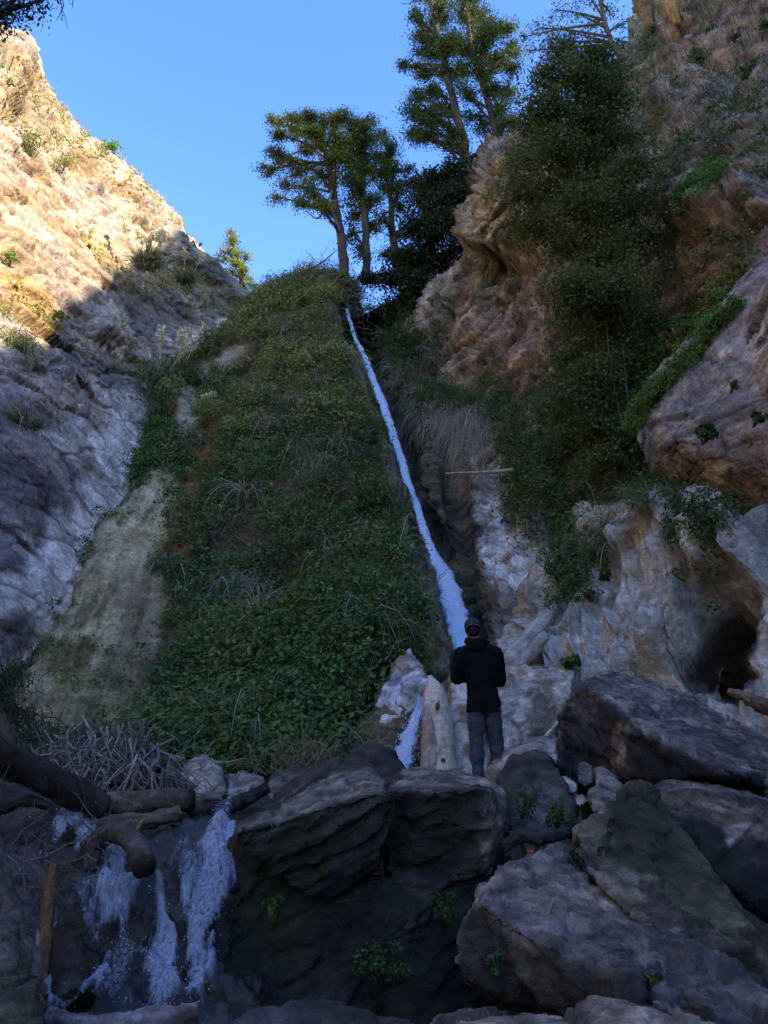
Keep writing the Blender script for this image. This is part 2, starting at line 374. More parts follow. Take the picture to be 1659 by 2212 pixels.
# ---- left cliff
LC = [
 [(-260,-40,30),(-60,110,33),(20,150,36),(110,250,38),(220,340,41),(320,430,44),(395,530,46),(520,690,46)],
 [(-260,-90,24),(-5,70,27),(62,135,29),(160,252,32),(270,347,35),(372,452,37),(432,547,38),(552,662,40)],
 [(-240,150,21),(0,260,24),(75,300,26),(165,390,29),(270,470,31.5),(350,540,34),(420,610,36),(545,695,38.5)],
 [(-230,400,18.5),(0,480,21.5),(80,510,23.5),(170,570,26.3),(265,620,29.3),(345,670,31.6),(420,710,34),(535,735,37)],
 [(-220,640,16),(0,700,18.8),(80,720,20.5),(165,750,23),(250,780,26),(325,800,29),(385,820,31),(470,810,34)],
 [(-210,880,14),(0,920,16.5),(75,930,18),(145,940,20.2),(215,940,22.5),(275,935,25),(330,930,27),(410,900,30)],
 [(-200,1120,12.5),(0,1140,14.8),(65,1140,16),(130,1135,17.5),(190,1130,19.5),(240,1120,21.2),(290,1100,23),(370,1080,26)],
 [(-200,1340,11),(0,1340,13),(50,1340,14),(95,1335,15),(140,1330,16.2),(180,1320,17.8),(225,1290,19.5),(310,1260,22)],
 [(-190,1600,9.8),(0,1590,11.8),(30,1590,12.4),(60,1590,13.2),(90,1580,14.2),(130,1570,15.2),(170,1550,16.5),(260,1500,19)],
 [(-190,1900,9.2),(0,1800,11.2),(30,1800,12),(60,1800,12.8),(90,1800,13.8),(130,1800,15),(170,1800,16),(260,1800,18)]]
lt = P(352, 700, 32) - P(0, 470, 21.5); ln = np.cross(lt, P(100, 1140, 17) - P(100, 520, 24)); LBED = unit(np.cross(lt, ln))
WHITE = [[(300,835),(345,850),(338,900),(310,960),(285,1050),(255,1120),(225,1180),(200,1250),(170,1310),(135,1390),(100,1395),(70,1330),(0,1330),(-20,1250),(60,1215),(85,1150),(100,1100),(160,1080),(205,1010),(178,960),(235,925),(215,870),(260,840)],
         [(380,745),(440,715),(535,668),(560,690),(500,745),(400,770)], [(60,1405),(150,1385),(140,1450),(60,1470)], [(100,900),(175,915),(190,960),(130,975),(60,930)]]
FALLP = [(728,650),(772,650),(800,765),(845,870),(885,980),(918,1085),(955,1190),(995,1270),(1016,1350),(1026,1450),(1040,1530),(975,1530),(968,1400),(938,1270),(905,1160),(872,1050),(840,940),(800,840),(755,750)]
def lc_disp(p, X, Y, u, v, n):
    low = ss(560, 760, Y)
    r = rockify(p, LBED, 100, big=.45, lay=.15, blk=.27, fine=.09, sc=0.7, thin=2.4, grain=lt)
    crumb = pmask(X, Y, [(-300,-100),(0,60),(150,230),(300,360),(400,500),(330,520),(200,450),(120,380),(0,330),(-300,250)], 40)
    hh, e = facets(p * 1.0, 900); r = r + crumb * (0.55 * hh - .15 * ss(.1, 0, e))
    m = np.clip(sum(pmask(X, Y, w_, 25) for w_ in WHITE[:2]), 0, 1); r = r * (1 - .35 * m)
    for (x, y), (a_, b_), hgt in [((60,870),(230,1000), .3), ((160,1000),(270,1060), .28), ((0,960),(120,1110), .35), ((200,700),(330,830), .3), ((380,560),(540,665), .5), ((0,520),(250,760), .35)]:
        e_ = np.array([a_ - x, b_ - y], float); ln_ = np.hypot(*e_); e_ /= ln_; s_ = (X - x) * e_[0] + (Y - y) * e_[1]; t_ = (X - x) * -e_[1] + (Y - y) * e_[0] + fbm(p * .8, 17, 3) * 10
        r = r + hgt * ss(-70, -6, t_) * ss(6, -2, t_) * ss(-30, 20, s_) * ss(ln_ + 30, ln_ - 20, s_)
    r = r * (1 - .68 * ss(780, 930, Y))
    r = r + 1.0 * np.exp(-(((X - 40) / 60) ** 2 + ((Y - 110) / 60) ** 2))
    return r * ss(-.02, .06, v + .02)
def lc_col(p, X, Y, u, v, d):
    wx = fbm(p * .5, 41, 4) * 26; wy = fbm(p * .5, 43, 4) * 26
    c = mixes(p, [(.41, .34, .27), (.33, .29, .26), (.50, .42, .33), (.27, .23, .21)], 60, .30)
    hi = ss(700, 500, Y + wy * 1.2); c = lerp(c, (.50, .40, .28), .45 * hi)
    soil = ss(0.05, 0.3, fbm(p * np.array([1, 1, 1.6]) * .42, 77, 4)) * hi; c = lerp(c, (.33, .22, .11), .75 * soil)
    for pl, cc, am in [([(-20,585),(60,610),(125,665),(140,720),(110,745),(40,700),(-20,650)], (.40,.25,.10), .9),
                       ([(165,480),(215,510),(270,575),(290,600),(250,590),(200,545),(165,500)], (.36,.26,.11), .85),
                       ([(270,585),(330,590),(325,615),(285,610)], (.30,.22,.10), .8),
                       ([(-20,150),(60,150),(150,260),(250,340),(200,400),(80,270),(-20,250)], (.33,.22,.12), .5),
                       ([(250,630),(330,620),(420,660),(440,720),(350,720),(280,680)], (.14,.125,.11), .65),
                       ([(395,515),(470,585),(545,660),(500,660),(420,600),(385,560)], (.13,.115,.105), .85),  # shade on the lower skyline darkened into the rock colour
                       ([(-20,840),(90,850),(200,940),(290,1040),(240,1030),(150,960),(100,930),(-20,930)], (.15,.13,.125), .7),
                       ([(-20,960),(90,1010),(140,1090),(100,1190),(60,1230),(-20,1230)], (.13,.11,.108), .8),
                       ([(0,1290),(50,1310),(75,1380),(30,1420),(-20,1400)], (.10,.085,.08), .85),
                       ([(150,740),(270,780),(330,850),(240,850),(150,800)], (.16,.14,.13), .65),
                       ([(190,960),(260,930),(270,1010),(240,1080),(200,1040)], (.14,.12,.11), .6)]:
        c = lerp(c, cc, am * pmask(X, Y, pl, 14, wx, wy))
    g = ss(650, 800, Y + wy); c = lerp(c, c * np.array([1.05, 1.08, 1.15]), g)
    hb = p @ LBED + fbm(p * .45, 103, 3) * 1.1; c = c * (1 + .13 * n1(hb * 3.5, 97) + .10 * n1(hb * 9, 98))[:, None]
    st = ss(-.5, .25, fbm(p * np.array([1.1, 1.1, .45]), 85, 4) + .3 * fbm(p * 3, 86, 3))
    for k, w_ in enumerate(WHITE): c = lerp(c, (.90, .88, .85), (.97 if k != 3 else .6) * pmask(X, Y, w_, 20, wx * 1.1, wy * 1.1) * (.55 + .45 * st))
    c = lerp(c, (.72, .70, .68), .55 * ss(-.3, .3, fbm(p * np.array([.5, .5, .25]), 99, 4)) * ss(760, 900, Y) * ss(-60, 120, X + (Y - 900) * .1)); lich = ss(.15, .4, fbm(p * 1.6, 95, 4)); c = lerp(c, c * .62, .4 * lich)
    return c
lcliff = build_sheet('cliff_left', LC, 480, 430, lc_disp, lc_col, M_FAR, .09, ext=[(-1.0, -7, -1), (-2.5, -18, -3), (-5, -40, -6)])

# ---- the tufa mound between the gully and the waterfall
MD = [
 [(470,760,42),(520,700,41),(590,640,40),(670,610,39),(725,605,38),(770,640,38),(800,700,40)],
 [(510,745,36),(545,705,34),(590,655,32.5),(650,625,31.5),(715,630,31),(755,690,31),(790,715,36)],
 [(430,850,34),(472,803,31),(530,775,29),(620,765,27.5),(715,765,27.2),(785,785,28),(820,800,33)],
 [(345,930,31),(388,900,28),(480,905,25.5),(600,895,24),(725,895,23.6),(832,905,25),(865,915,30)],
 [(262,1065,26),(300,1040,22.6),(430,1045,21.8),(580,1045,20.3),(745,1045,20),(870,1045,21.8),(905,1050,27)],
 [(180,1195,22),(228,1170,18.9),(390,1195,18.2),(560,1205,17),(745,1205,16.8),(912,1195,18.8),(945,1200,24)],
 [(100,1325,18.5),(165,1305,16),(340,1355,15.3),(540,1365,14.2),(745,1355,14.2),(945,1320,16.3),(985,1320,21)],
 [(10,1455,15),(75,1450,13),(290,1505,12.6),(520,1515,11.8),(745,1505,12),(965,1425,14.6),(1010,1425,19)],
 [(-60,1580,13),(20,1580,11.2),(260,1645,11),(500,1665,10.6),(745,1655,10.8),(975,1530,13.6),(1030,1530,18)],
 [(-60,1800,12),(20,1780,10.8),(260,1800,10.4),(500,1820,10.2),(745,1820,10.3),(975,1760,12.5),(1030,1760,16)]]
TUFA = [(300,1020),(372,985),(375,1080),(355,1200),(345,1330),(335,1450),(300,1610),(-40,1640),(30,1470),(140,1290),(215,1150)]
STRIP = [(740,690),(800,790),(850,930),(878,1050),(915,1190),(950,1310),(985,1460),(930,1450),(905,1290),(872,1160),(850,1060),(815,930),(775,830)]
CAVE = [(735,1640),(745,1580),(790,1500),(850,1415),(880,1405),(905,1440),(955,1500),(990,1620),(990,1800),(735,1800)]
def md_disp(p, X, Y, u, v, n):
    q = np.stack([u * 75, v * 11, np.zeros_like(u)], -1)
    r = fbm(p * .3, 200, 4) * .8 + fbm(p * 1.1, 204, 4) * .18
    t = pmask(X, Y, TUFA, 25); sp = pmask(X, Y, STRIP, 8)
    r = r * (1 - .6 * t) + t * (fbm(q, 210, 5) * .09 + ridged(q * np.array([.6, .9, 1]), 211, 4) * .06 + fbm(p * 2.4, 216, 4) * .10 + ridged(p * 5, 217, 3) * .035 + fbm(p * 5, 212, 3) * .06)
    r = r * (1 - .5 * sp) + sp * ridged(q * np.array([1.2, .8, 1]), 214, 4) * .22
    cr = pmask(X, Y, [(375,900),(400,830),(440,785),(520,735),(545,745),(480,800),(440,850),(425,930),(385,940)], 8)
    hh, e = facets(p * 1.3, 220); r = r + cr * (.75 + .7 * hh)
    r = r - 1.1 * pmask(X, Y, FALLP, 12)
    cave = pmask(X, Y, CAVE, 14, fbm(p * .9, 31, 3) * 10, fbm(p * .9, 32, 3) * 10)
    r = r * (1 - cave) + cave * (-2.3 + ridged(p * .9, 230, 4) * .35)
    return r * ss(-.05, .08, v)
def md_col(p, X, Y, u, v, d):
    wx = fbm(p * .6, 41, 4) * 22; wy = fbm(p * .6, 43, 4) * 22
    q = np.stack([u * 75, v * 8, np.zeros_like(u)], -1)
    c = mixes(p, [(.085, .07, .04), (.06, .065, .03), (.12, .08, .045)], 240, .5)
    s = .55 * fbm(q, 250, 5) + .6 * fbm(p * 1.6, 252, 5)
    t = np.tile((.46, .365, .215), (len(p), 1)); t = lerp(t, (.62, .53, .35), ss(-.05, .5, s)); t = lerp(t, (.24, .20, .10), ss(.1, .5, -s + .4 * fbm(p * .5, 251, 3)))
    t = lerp(t, (.21, .15, .10), .6 * pmask(X, Y, [(230,1260),(370,1200),(400,1600),(220,1640),(250,1420)], 40, wx, wy)); t = lerp(t, (.13, .15, .06), .5 * pmask(X, Y, [(120,1480),(300,1380),(300,1600),(150,1600)], 40, wx, wy))
    m = pmask(X, Y, TUFA, 12, wx, wy)[:, None]; c = c * (1 - m) + t * m
    for pl, cc, am in [([(365,1200),(380,1080),(410,1000),(450,900),(475,850),(510,860),(495,930),(450,1010),(420,1120),(405,1240)], (.26,.13,.05), .85),
                       (STRIP, (.22,.17,.11), .9), ([(375,900),(400,830),(440,785),(520,735),(545,745),(480,800),(440,850),(425,930),(385,940)], (.46,.42,.35), .9),
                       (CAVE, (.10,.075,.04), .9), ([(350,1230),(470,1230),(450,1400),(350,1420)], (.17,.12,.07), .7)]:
        c = lerp(c, cc, am * pmask(X, Y, pl, 10, wx * .6, wy * .6))
    c = lerp(c, (.38, .34, .27), .6 * pmask(X, Y, STRIP, 8) * ss(.1, .5, s))
    return c
mound = build_sheet('tufa_mound', MD, 430, 380, md_disp, md_col, M_TUFA)

# ---- right cliff, back part beside the waterfall and under the slab
RA = [
 [(700,760,44),(780,760,42),(850,720,42),(930,600,40),(1010,540,38),(1060,420,35),(1140,350,31),(1290,300,28),(1450,260,25)],
 [(720,730,36),(800,720,33),(872,670,30.5),(905,590,29),(985,525,27),(1045,400,25),(1125,335,23.5),(1280,300,22),(1450,260,20)],
 [(740,800,34),(800,780,31),(850,790,28.5),(905,730,27),(1000,650,25.8),(1085,560,24.5),(1180,500,23),(1320,450,20.5),(1500,400,17.5)],
 [(780,870,31),(835,860,28),(880,870,26),(940,830,25),(1015,790,24.3),(1100,730,23.2),(1200,680,21.8),(1330,640,19.5),(1500,600,16.5)],
 [(830,980,28),(870,975,25.5),(915,970,23.5),(965,950,23),(1035,920,22.6),(1120,890,21.6),(1220,860,20.2),(1350,820,18.3),(1510,780,15.8)],
 [(870,1090,25),(905,1090,23),(945,1080,21.5),(1000,1070,21.6),(1060,1050,20.9),(1145,1020,19.6),(1240,1000,18.2),(1365,970,16.5),(1520,930,14.5)],
 [(900,1220,22),(935,1220,20.2),(972,1210,19),(1020,1200,19.6),(1070,1190,19),(1150,1170,17.6),(1250,1150,16.3),(1375,1120,14.8),(1540,1080,13)],
 [(930,1350,19.5),(962,1350,18.2),(1000,1345,17.3),(1045,1345,17.9),(1085,1340,17.2),(1160,1330,15.4),(1260,1310,14.2),(1385,1290,13.2),(1560,1260,11.5)],
 [(960,1500,17),(990,1500,16.2),(1020,1500,15.4),(1060,1500,15.8),(1100,1500,15.2),(1170,1490,13.9),(1270,1490,12.8),(1390,1490,11.8),(1580,1490,10.3)],
 [(960,1800,15),(990,1800,14.2),(1020,1800,13.6),(1060,1800,13.6),(1100,1800,13),(1170,1800,12.2),(1270,1800,11.4),(1390,1800,10.6),(1580,1800,9.6)]]
rt = P(1150, 560, 24) - P(920, 760, 26.5); rn = np.cross(rt, P(1100, 1100, 20) - P(1100, 600, 24)); RBED = unit(np.cross(rt, rn))
def ra_disp(p, X, Y, u, v, n):
    low = ss(850, 980, Y)
    r = rockify(p, RBED, 300, big=.9, lay=.5, blk=.5, fine=.12, sc=.8, thin=2.8) * (1 - .55 * low)
    kn = pmask(X, Y, [(990,520),(1010,450),(1045,395),(1110,335),(1210,310),(1230,480),(1160,545),(1060,550)], 16); r = r + kn * (1.1 + .35 * facets(p * .55, 333)[0])
    ov = pmask(X, Y, [(900,720),(1000,545),(1150,520),(1160,580),(1010,600),(930,760)], 14); r = r - ov * .8
    fl = pmask(X, Y, [(1010,1050),(1200,1000),(1250,1400),(1080,1440),(1040,1300)], 30)
    q = np.stack([u * 22, v * 5, 0 * u], -1); r = r + fl * ridged(q, 320, 4) * .55
    r = r - 1.3 * pmask(X, Y, FALLP, 14)
    r = r - low * 1.1 * np.exp(-((X - (990 + (Y - 1200) * .12)) / 38) ** 2)
    return r
def ra_col(p, X, Y, u, v, d):
    wx = fbm(p * .6, 41, 4) * 24; wy = fbm(p * .6, 43, 4) * 24
    c = mixes(p, [(.30, .23, .18), (.30, .21, .155), (.34, .30, .27), (.22, .16, .12)], 340, .45)
    for pl, cc, am in [([(880,640),(985,525),(1080,600),(960,700),(900,740)], (.36,.34,.32), .8),
                       ([(1000,640),(1180,560),(1250,700),(1180,840),(1000,830),(940,740)], (.30,.20,.145), .6),
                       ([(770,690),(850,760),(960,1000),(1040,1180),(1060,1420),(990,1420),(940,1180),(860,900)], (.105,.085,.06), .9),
                       ([(840,780),(880,800),(930,920),(980,1060),(940,1050),(880,910)], (.15,.12,.055), .6),
                       ([(950,890),(1100,870),(1190,880),(1200,1000),(1090,1060),(1000,1010)], (.40,.40,.42), .75),
                       ([(1020,1060),(1080,1080),(1150,1200),(1180,1300),(1080,1320),(1045,1200)], (.66,.70,.76), .95),
                       ([(1060,1280),(1160,1260),(1180,1340),(1100,1400),(1060,1370)], (.17,.175,.175), .8),
                       ([(1030,1400),(1200,1380),(1200,1500),(1040,1500)], (.22,.19,.15), .8)]:
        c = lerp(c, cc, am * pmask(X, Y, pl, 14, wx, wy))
    c = lerp(c, (.40, .31, .19), .7 * pmask(X, Y, [(990,520),(1010,450),(1045,395),(1110,335),(1210,310),(1230,480),(1160,545),(1060,550)], 12, wx, wy))
    c = lerp(c, c * .55, .6 * ss(.1, .45, fbm(p * np.array([1.5, 1.5, .5]), 361, 4)))
    c = lerp(c, (.10, .11, .045), .55 * ss(.15, .5, fbm(p * .8, 371, 4)))
    return c
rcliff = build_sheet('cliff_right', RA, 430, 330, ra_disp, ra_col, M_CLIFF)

# ---- right cliff, upper slope behind the big tree
RB = [
 [(1400,-40,44),(1500,-60,40),(1620,-80,36),(1760,-100,32),(1900,-140,27)],
 [(1392,-120,36),(1480,-120,31),(1600,-130,26),(1740,-140,22),(1900,-180,18)],
 [(1378,20,33),(1460,10,28),(1590,0,23.5),(1730,-10,19.5),(1900,-20,15.5)],
 [(1315,120,29.5),(1440,110,25),(1570,100,21),(1720,90,17),(1900,80,13.8)],
 [(1260,230,27),(1410,220,23),(1550,210,19),(1710,200,15.3),(1900,190,12.5)],
 [(1225,350,25),(1390,340,21),(1540,330,17.2),(1700,320,13.9),(1900,310,11.4)],
 [(1215,480,23.4),(1380,480,19.6),(1530,470,16),(1695,460,12.9),(1900,450,10.6)],
 [(1215,640,21.8),(1380,630,18.2),(1530,620,14.9),(1695,610,12.1),(1900,600,9.9)],
 [(1225,820,19.6),(1380,810,16.9),(1530,800,14.1),(1695,800,11.6),(1900,800,9.6)],
 [(1240,1020,17.8),(1385,1000,15.6),(1530,1000,13.1),(1695,1000,10.9),(1900,1000,9.2)],
 [(1250,1250,15.2),(1390,1250,13.4),(1540,1250,11.6),(1700,1250,9.9),(1900,1250,8.5)]]
BT = P(1560, 330, 16.5) - P(1380, 480, 19.6); BBED = unit(np.cross(BT, np.cross(BT, P(1530, 800, 14.1) - P(1530, 330, 17.4))))
def rb_disp(p, X, Y, u, v, n):
    r = rockify(p, BBED, 400, big=.8, lay=.45, blk=.5, fine=.12, sc=.9, thin=2.6)
    r = r + .8 * pmask(X, Y, [(1440,180),(1560,160),(1570,260),(1450,300),(1420,240)], 20)
    r = r + .7 * pmask(X, Y, [(1470,430),(1560,330),(1700,280),(1700,480),(1500,520)], 20)
    r = r - 1.1 * pmask(X, Y, [(1390,470),(1470,440),(1480,640),(1400,760),(1380,600)], 25)
    return r
def rb_col(p, X, Y, u, v, d):
    wx = fbm(p * .7, 41, 4) * 24; wy = fbm(p * .7, 43, 4) * 24
    c = mixes(p, [(.25, .205, .175), (.32, .265, .235), (.17, .14, .11), (.28, .235, .21)], 440, .5)
    for pl, cc, am in [([(1380,0),(1480,-20),(1500,40),(1400,50)], (.30,.19,.09), .7), ([(1440,170),(1590,170),(1580,290),(1470,330)], (.29,.26,.25), .8),
                       ([(1500,380),(1700,280),(1700,420),(1520,470)], (.42,.39,.40), .8), ([(1430,500),(1600,480),(1560,700),(1420,760)], (.30,.19,.10), .75),
                       ([(1400,40),(1700,-50),(1700,160),(1480,170)], (.36,.27,.23), .6), ([(1440,700),(1560,600),(1480,900),(1400,940)], (.17,.12,.05), .7)]:
        c = lerp(c, cc, am * pmask(X, Y, pl, 14, wx, wy))
    c = lerp(c, (.13, .13, .07), .45 * ss(.2, .5, fbm(p * .75, 471, 4)))
    c = lerp(c, c * .55, .5 * ss(.15, .45, fbm(p * 1.9, 461, 4)))
    return c
rslope = build_sheet('cliff_right_upper', RB, 400, 260, rb_disp, rb_col, M_CLIFF)

# ---- right cliff, the pale fluted apron at its foot
RD = [
 [(1120,1430,16.5),(1180,1260,16.8),(1250,1200,16.2),(1320,1130,15.6),(1380,1060,15),(1460,1060,14),(1560,1100,12.8),(1680,1180,11.4),(1900,1180,9.6)],
 [(1118,1440,13.6),(1175,1275,14.2),(1245,1225,13.8),(1310,1170,13.6),(1378,1085,13.4),(1450,1095,12.4),(1550,1130,11.2),(1670,1190,10),(1900,1190,8.4)],
 [(1105,1440,12.8),(1170,1340,13),(1240,1290,12.8),(1310,1240,12.6),(1385,1180,12.3),(1460,1180,11.5),(1560,1190,10.6),(1680,1230,9.6),(1900,1230,8.2)],
 [(1100,1450,12.2),(1160,1400,12.1),(1230,1370,11.9),(1300,1330,11.7),(1385,1280,11.4),(1465,1270,10.8),(1570,1270,10.1),(1690,1290,9.3),(1900,1290,8)],
 [(1100,1500,11.4),(1165,1480,11.2),(1240,1460,10.9),(1310,1440,10.7),(1390,1400,10.4),(1475,1370,10.1),(1580,1360,9.7),(1700,1370,9),(1900,1370,7.8)],
 [(1100,1640,10.6),(1170,1620,10.4),(1250,1600,10.1),(1320,1580,9.9),(1400,1560,9.8),(1485,1540,9.5),(1590,1520,9.2),(1710,1520,8.7),(1900,1520,7.6)],
 [(1100,1900,9.6),(1170,1900,9.5),(1250,1900,9.3),(1320,1900,9.2),(1400,1900,9),(1490,1900,8.8),(1600,1900,8.6),(1710,1900,8.3),(1900,1900,7.4)]]
HOLE = [(1462,1452),(1500,1405),(1530,1352),(1562,1322),(1600,1316),(1618,1345),(1648,1368),(1640,1405),(1612,1440),(1640,1470),(1590,1520),(1500,1490)]
def rd_disp(p, X, Y, u, v, n):
    q = np.stack([u * 16 + fbm(p * .4, 500, 3) * 1.2, v * 2.2, 0 * u], -1)
    r = ridged(q, 510, 4, .45) * .28 + fbm(p * .5, 520, 4) * .45 + ridged(p * 2.2, 530, 4) * .07
    hh, e = facets(p * np.array([1, 1, .55]) * .8, 540); r = r + .30 * hh; hh, e = facets(p * np.array([1, 1, .7]) * 2.3, 541); r = r + .10 * hh - .04 * ss(.08, 0, e)
    arch = pmask(X, Y, [(1405,1450),(1425,1380),(1480,1300),(1560,1230),(1700,1190),(1700,1300),(1600,1300),(1530,1340),(1490,1400),(1455,1455)], 16)
    r = r + .75 * arch
    r = r + ridged(p * 2.2, 552, 4) * .35 * pmask(X, Y, HOLE, 5)
    r = r - 1.9 * pmask(X, Y, HOLE, 14, fbm(p * 2.5, 550, 3) * 9, fbm(p * 2.5, 551, 3) * 9)
    return r
def rd_col(p, X, Y, u, v, d):
    wx = fbm(p * .8, 41, 4) * 20; wy = fbm(p * .8, 43, 4) * 20
    c = mixes(p, [(.47, .45, .43), (.58, .56, .54), (.38, .35, .31), (.50, .47, .45)], 560, .6)
    q = np.stack([u * 26, v * 3, 0 * u], -1)
    c = lerp(c, (.64, .66, .72), .6 * ss(0, .5, fbm(q, 570, 4)) * ss(1440, 1250, Y))
    for pl, cc, am in [([(1440,1180),(1600,1200),(1560,1290),(1460,1320)], (.20,.155,.12), .75), ([(1360,1060),(1420,1090),(1390,1160),(1330,1200)], (.36,.26,.15), .8),
                       (HOLE, (.05,.035,.03), .95), ([(1350,1330),(1460,1330),(1420,1450),(1340,1440)], (.50,.45,.39), .6)]:  # hollow coloured near black to deepen its shade
        c = lerp(c, cc, am * pmask(X, Y, pl, 8, wx * .5, wy * .5))
    c = lerp(c, c * .55, .55 * ss(.15, .42, fbm(p * 1.7, 580, 4)))
    return c
apron = build_sheet('cliff_foot', RD, 330, 400, rd_disp, rd_col, M_CLIFF)

# ---- the hanging bulge on the right and the buttress in front of it
def bulge(name, ctrl, nv, nu, seed, pal, stains_and_shading, amp=1.0):
    def dsp(p, X, Y, u, v, n): return rockify(p, BBED, seed, big=.55 * amp, lay=.05, blk=.13, fine=.07, sc=.8, thin=1.7)
    def cl(p, X, Y, u, v, d):
        wx = fbm(p * .9, 41, 4) * 22; wy = fbm(p * .9, 43, 4) * 22
        c = mixes(p, pal, seed + 5, .7)
        for pl, cc, am in stains_and_shading: c = lerp(c, cc, am * pmask(X, Y, pl, 14, wx, wy))
        return lerp(c, c * .6, .5 * ss(.12, .42, fbm(p * 2.2, seed + 9, 4)))
    return build_sheet(name, ctrl, nv, nu, dsp, cl, M_CLIFF)
B1 = [
 [(1440,840,16),(1500,740,16),(1570,670,15),(1650,560,14),(1750,480,13),(1900,440,12)],
 [(1400,880,14.2),(1470,790,13.8),(1545,715,13),(1630,600,12),(1750,520,11),(1900,480,10)],
 [(1392,930,13),(1460,860,12.4),(1550,800,11.7),(1650,720,10.8),(1760,660,10),(1900,620,9.2)],
 [(1395,970,12.6),(1460,950,11.6),(1550,900,10.9),(1650,850,10.1),(1770,800,9.3),(1900,780,8.6)],
 [(1420,1010,12.4),(1470,1010,11.6),(1560,1000,10.6),(1650,980,9.8),(1770,950,9),(1900,930,8.3)],
 [(1450,1045,13),(1500,1060,12),(1580,1080,11),(1660,1090,10.1),(1770,1090,9.1),(1900,1090,8.3)],
 [(1490,1070,14.2),(1540,1100,13.2),(1600,1150,12.2),(1665,1200,11),(1770,1220,9.8),(1900,1240,8.8)],
 [(1500,1040,15.5),(1550,1070,14.8),(1610,1120,13.8),(1680,1170,12.6),(1770,1200,11.4),(1900,1230,10.2)]]
bulge1 = bulge('cliff_overhang', B1, 260, 260, 600, [(.34, .31, .31), (.42, .39, .40), (.26, .23, .22)],
  [([(1390,920),(1470,960),(1560,1000),(1700,1060),(1700,1260),(1560,1140),(1440,1060)], (.26,.18,.10), .85), ([(1560,960),(1700,900),(1700,1150),(1600,1100)], (.22,.16,.12), .7)])
B2 = [
 [(1590,700,13),(1630,600,12.6),(1680,540,12),(1760,480,11.4),(1900,430,10.6)],
 [(1572,720,11.6),(1612,620,11),(1660,560,10.3),(1760,500,9.6),(1900,450,8.9)],
 [(1570,790,10.9),(1620,740,10.1),(1680,700,9.4),(1770,660,8.7),(1900,620,8)],
 [(1590,860,10.6),(1630,850,9.8),(1690,830,9.1),(1780,800,8.4),(1900,780,7.8)],
 [(1622,960,10.4),(1650,970,9.7),(1700,980,9),(1780,980,8.2),(1900,980,7.6)],
 [(1650,1000,11.5),(1670,1030,10.8),(1710,1060,10),(1780,1080,9.2),(1900,1100,8.6)]]
bulge2 = bulge('cliff_buttress', B2, 220, 180, 650, [(.36, .29, .25), (.30, .22, .15), (.42, .36, .33)], [([(1580,820),(1640,820),(1680,1000),(1620,980)], (.22,.15,.07), .8)])

# ---- plateau above the fall, unseen canyon sides, shaped to cast the shade and bounce light
def terr(name, rows, nv, nu, seed, amp, pal, sc=.12):
    G = spline_up(spline_up(np.array(rows, float), nv, 0), nu, 1); n = surf_normals(G)
    p = G.reshape(-1, 3); q = p + n.reshape(-1, 3) * (fbm(p * sc, seed, 5) * amp)[:, None]
    o = mesh_np(name, q, grid_faces(nv, nu), M_CLIFF, mixes(q, pal, seed, .1)); return tag(o, kind='structure')
zt = P(740, 640, 32)[2]
terr('hilltop', [[(-9, 33.5, zt - 9), (-5.5, 32.5, zt - 4), (0, 31.5, zt - .5), (6, 31, zt + 1), (12, 30, zt + 4)],
                 [(-12, 45, zt - 12), (-7, 45, zt - 5), (0, 45, zt + 2), (8, 45, zt + 7), (20, 45, zt + 14)],
                 [(-16, 90, zt - 30), (-8, 90, zt - 20), (0, 90, zt - 5), (8, 90, zt + 5), (20, 90, zt + 12)]], 40, 40, 700, .6, [(.08, .07, .04), (.06, .07, .03)])
EDGE = [(-60,850,17),(0,838,18),(60,800,19.7),(130,745,22),(190,685,24.5),(215,655,26),(285,615,29.7),(335,560,32.5),(392,512,37.5)]
ep = P(*np.array(EDGE, float).T); XR = 24.0
tt = (XR - ep[:, 0]) / sdir[0]; ey = ep[:, 1] + tt * sdir[1]; ez = ep[:, 2] + tt * sdir[2]
TREE_EDGE = [(680,370,33.0),(960,190,31.0)]
tp = P(*np.array(TREE_EDGE, float).T); t2 = (XR - tp[:, 0]) / sdir[0]
ey = np.append(ey, tp[:, 1] + t2 * sdir[1]); ez = np.append(ez, tp[:, 2] + t2 * sdir[2])
od = np.argsort(ey); ey, ez = ey[od], ez[od]
print('RIDGE', np.round(ey, 1), np.round(ez, 1))
ys = np.concatenate([[-160, -100, -60, -40], np.linspace(-28, 18, 36)])
H = np.interp(ys, ey, ez); H = np.where(ys < ey[0], ez[0] - 0.15 * (ey[0] - ys) * (ys > -60) - 0.15 * (ey[0] + 60) * (ys <= -60) * -1 * 0, H)
H = np.maximum(H, 24)
prof = [(12.5, -.06), (13.5, .12), (16, .35), (19, .66), (22, .92), (XR, 1.0), (34, 1.0), (70, .9)]
rows = [[(x, y, h * f if f > 0 else -1) for y, h in zip(ys, H)] for x, f in prof]
terr('hill_right', rows, 120, 240, 720, .5, [(.22, .18, .14), (.10, .11, .05), (.26, .21, .17)], sc=.35)
terr('hill_left', [[(-13 - k, 4 - 16 * k, z) for k in range(7)] for z in (-1, 4)] + [[(-18 - k, 4 - 16 * k, 13) for k in range(7)], [(-24 - k, 4 - 16 * k, 22) for k in range(7)], [(-50, 4 - 16 * k, 27) for k in range(7)]], 80, 120, 740, 1.2, [(.55, .48, .39), (.40, .33, .25), (.20, .18, .10)])
terr('hill_behind', [[(x, -60, -1) for x in (-80, -20, 20, 80)], [(x, -75, 12) for x in (-80, -20, 20, 80)], [(x, -100, 22) for x in (-80, -20, 20, 80)], [(x, -160, 34) for x in (-80, -20, 20, 80)]], 60, 80, 760, 2, [(.05, .06, .03), (.09, .08, .055)])  # unseen slope added behind the camera to cut low sky light

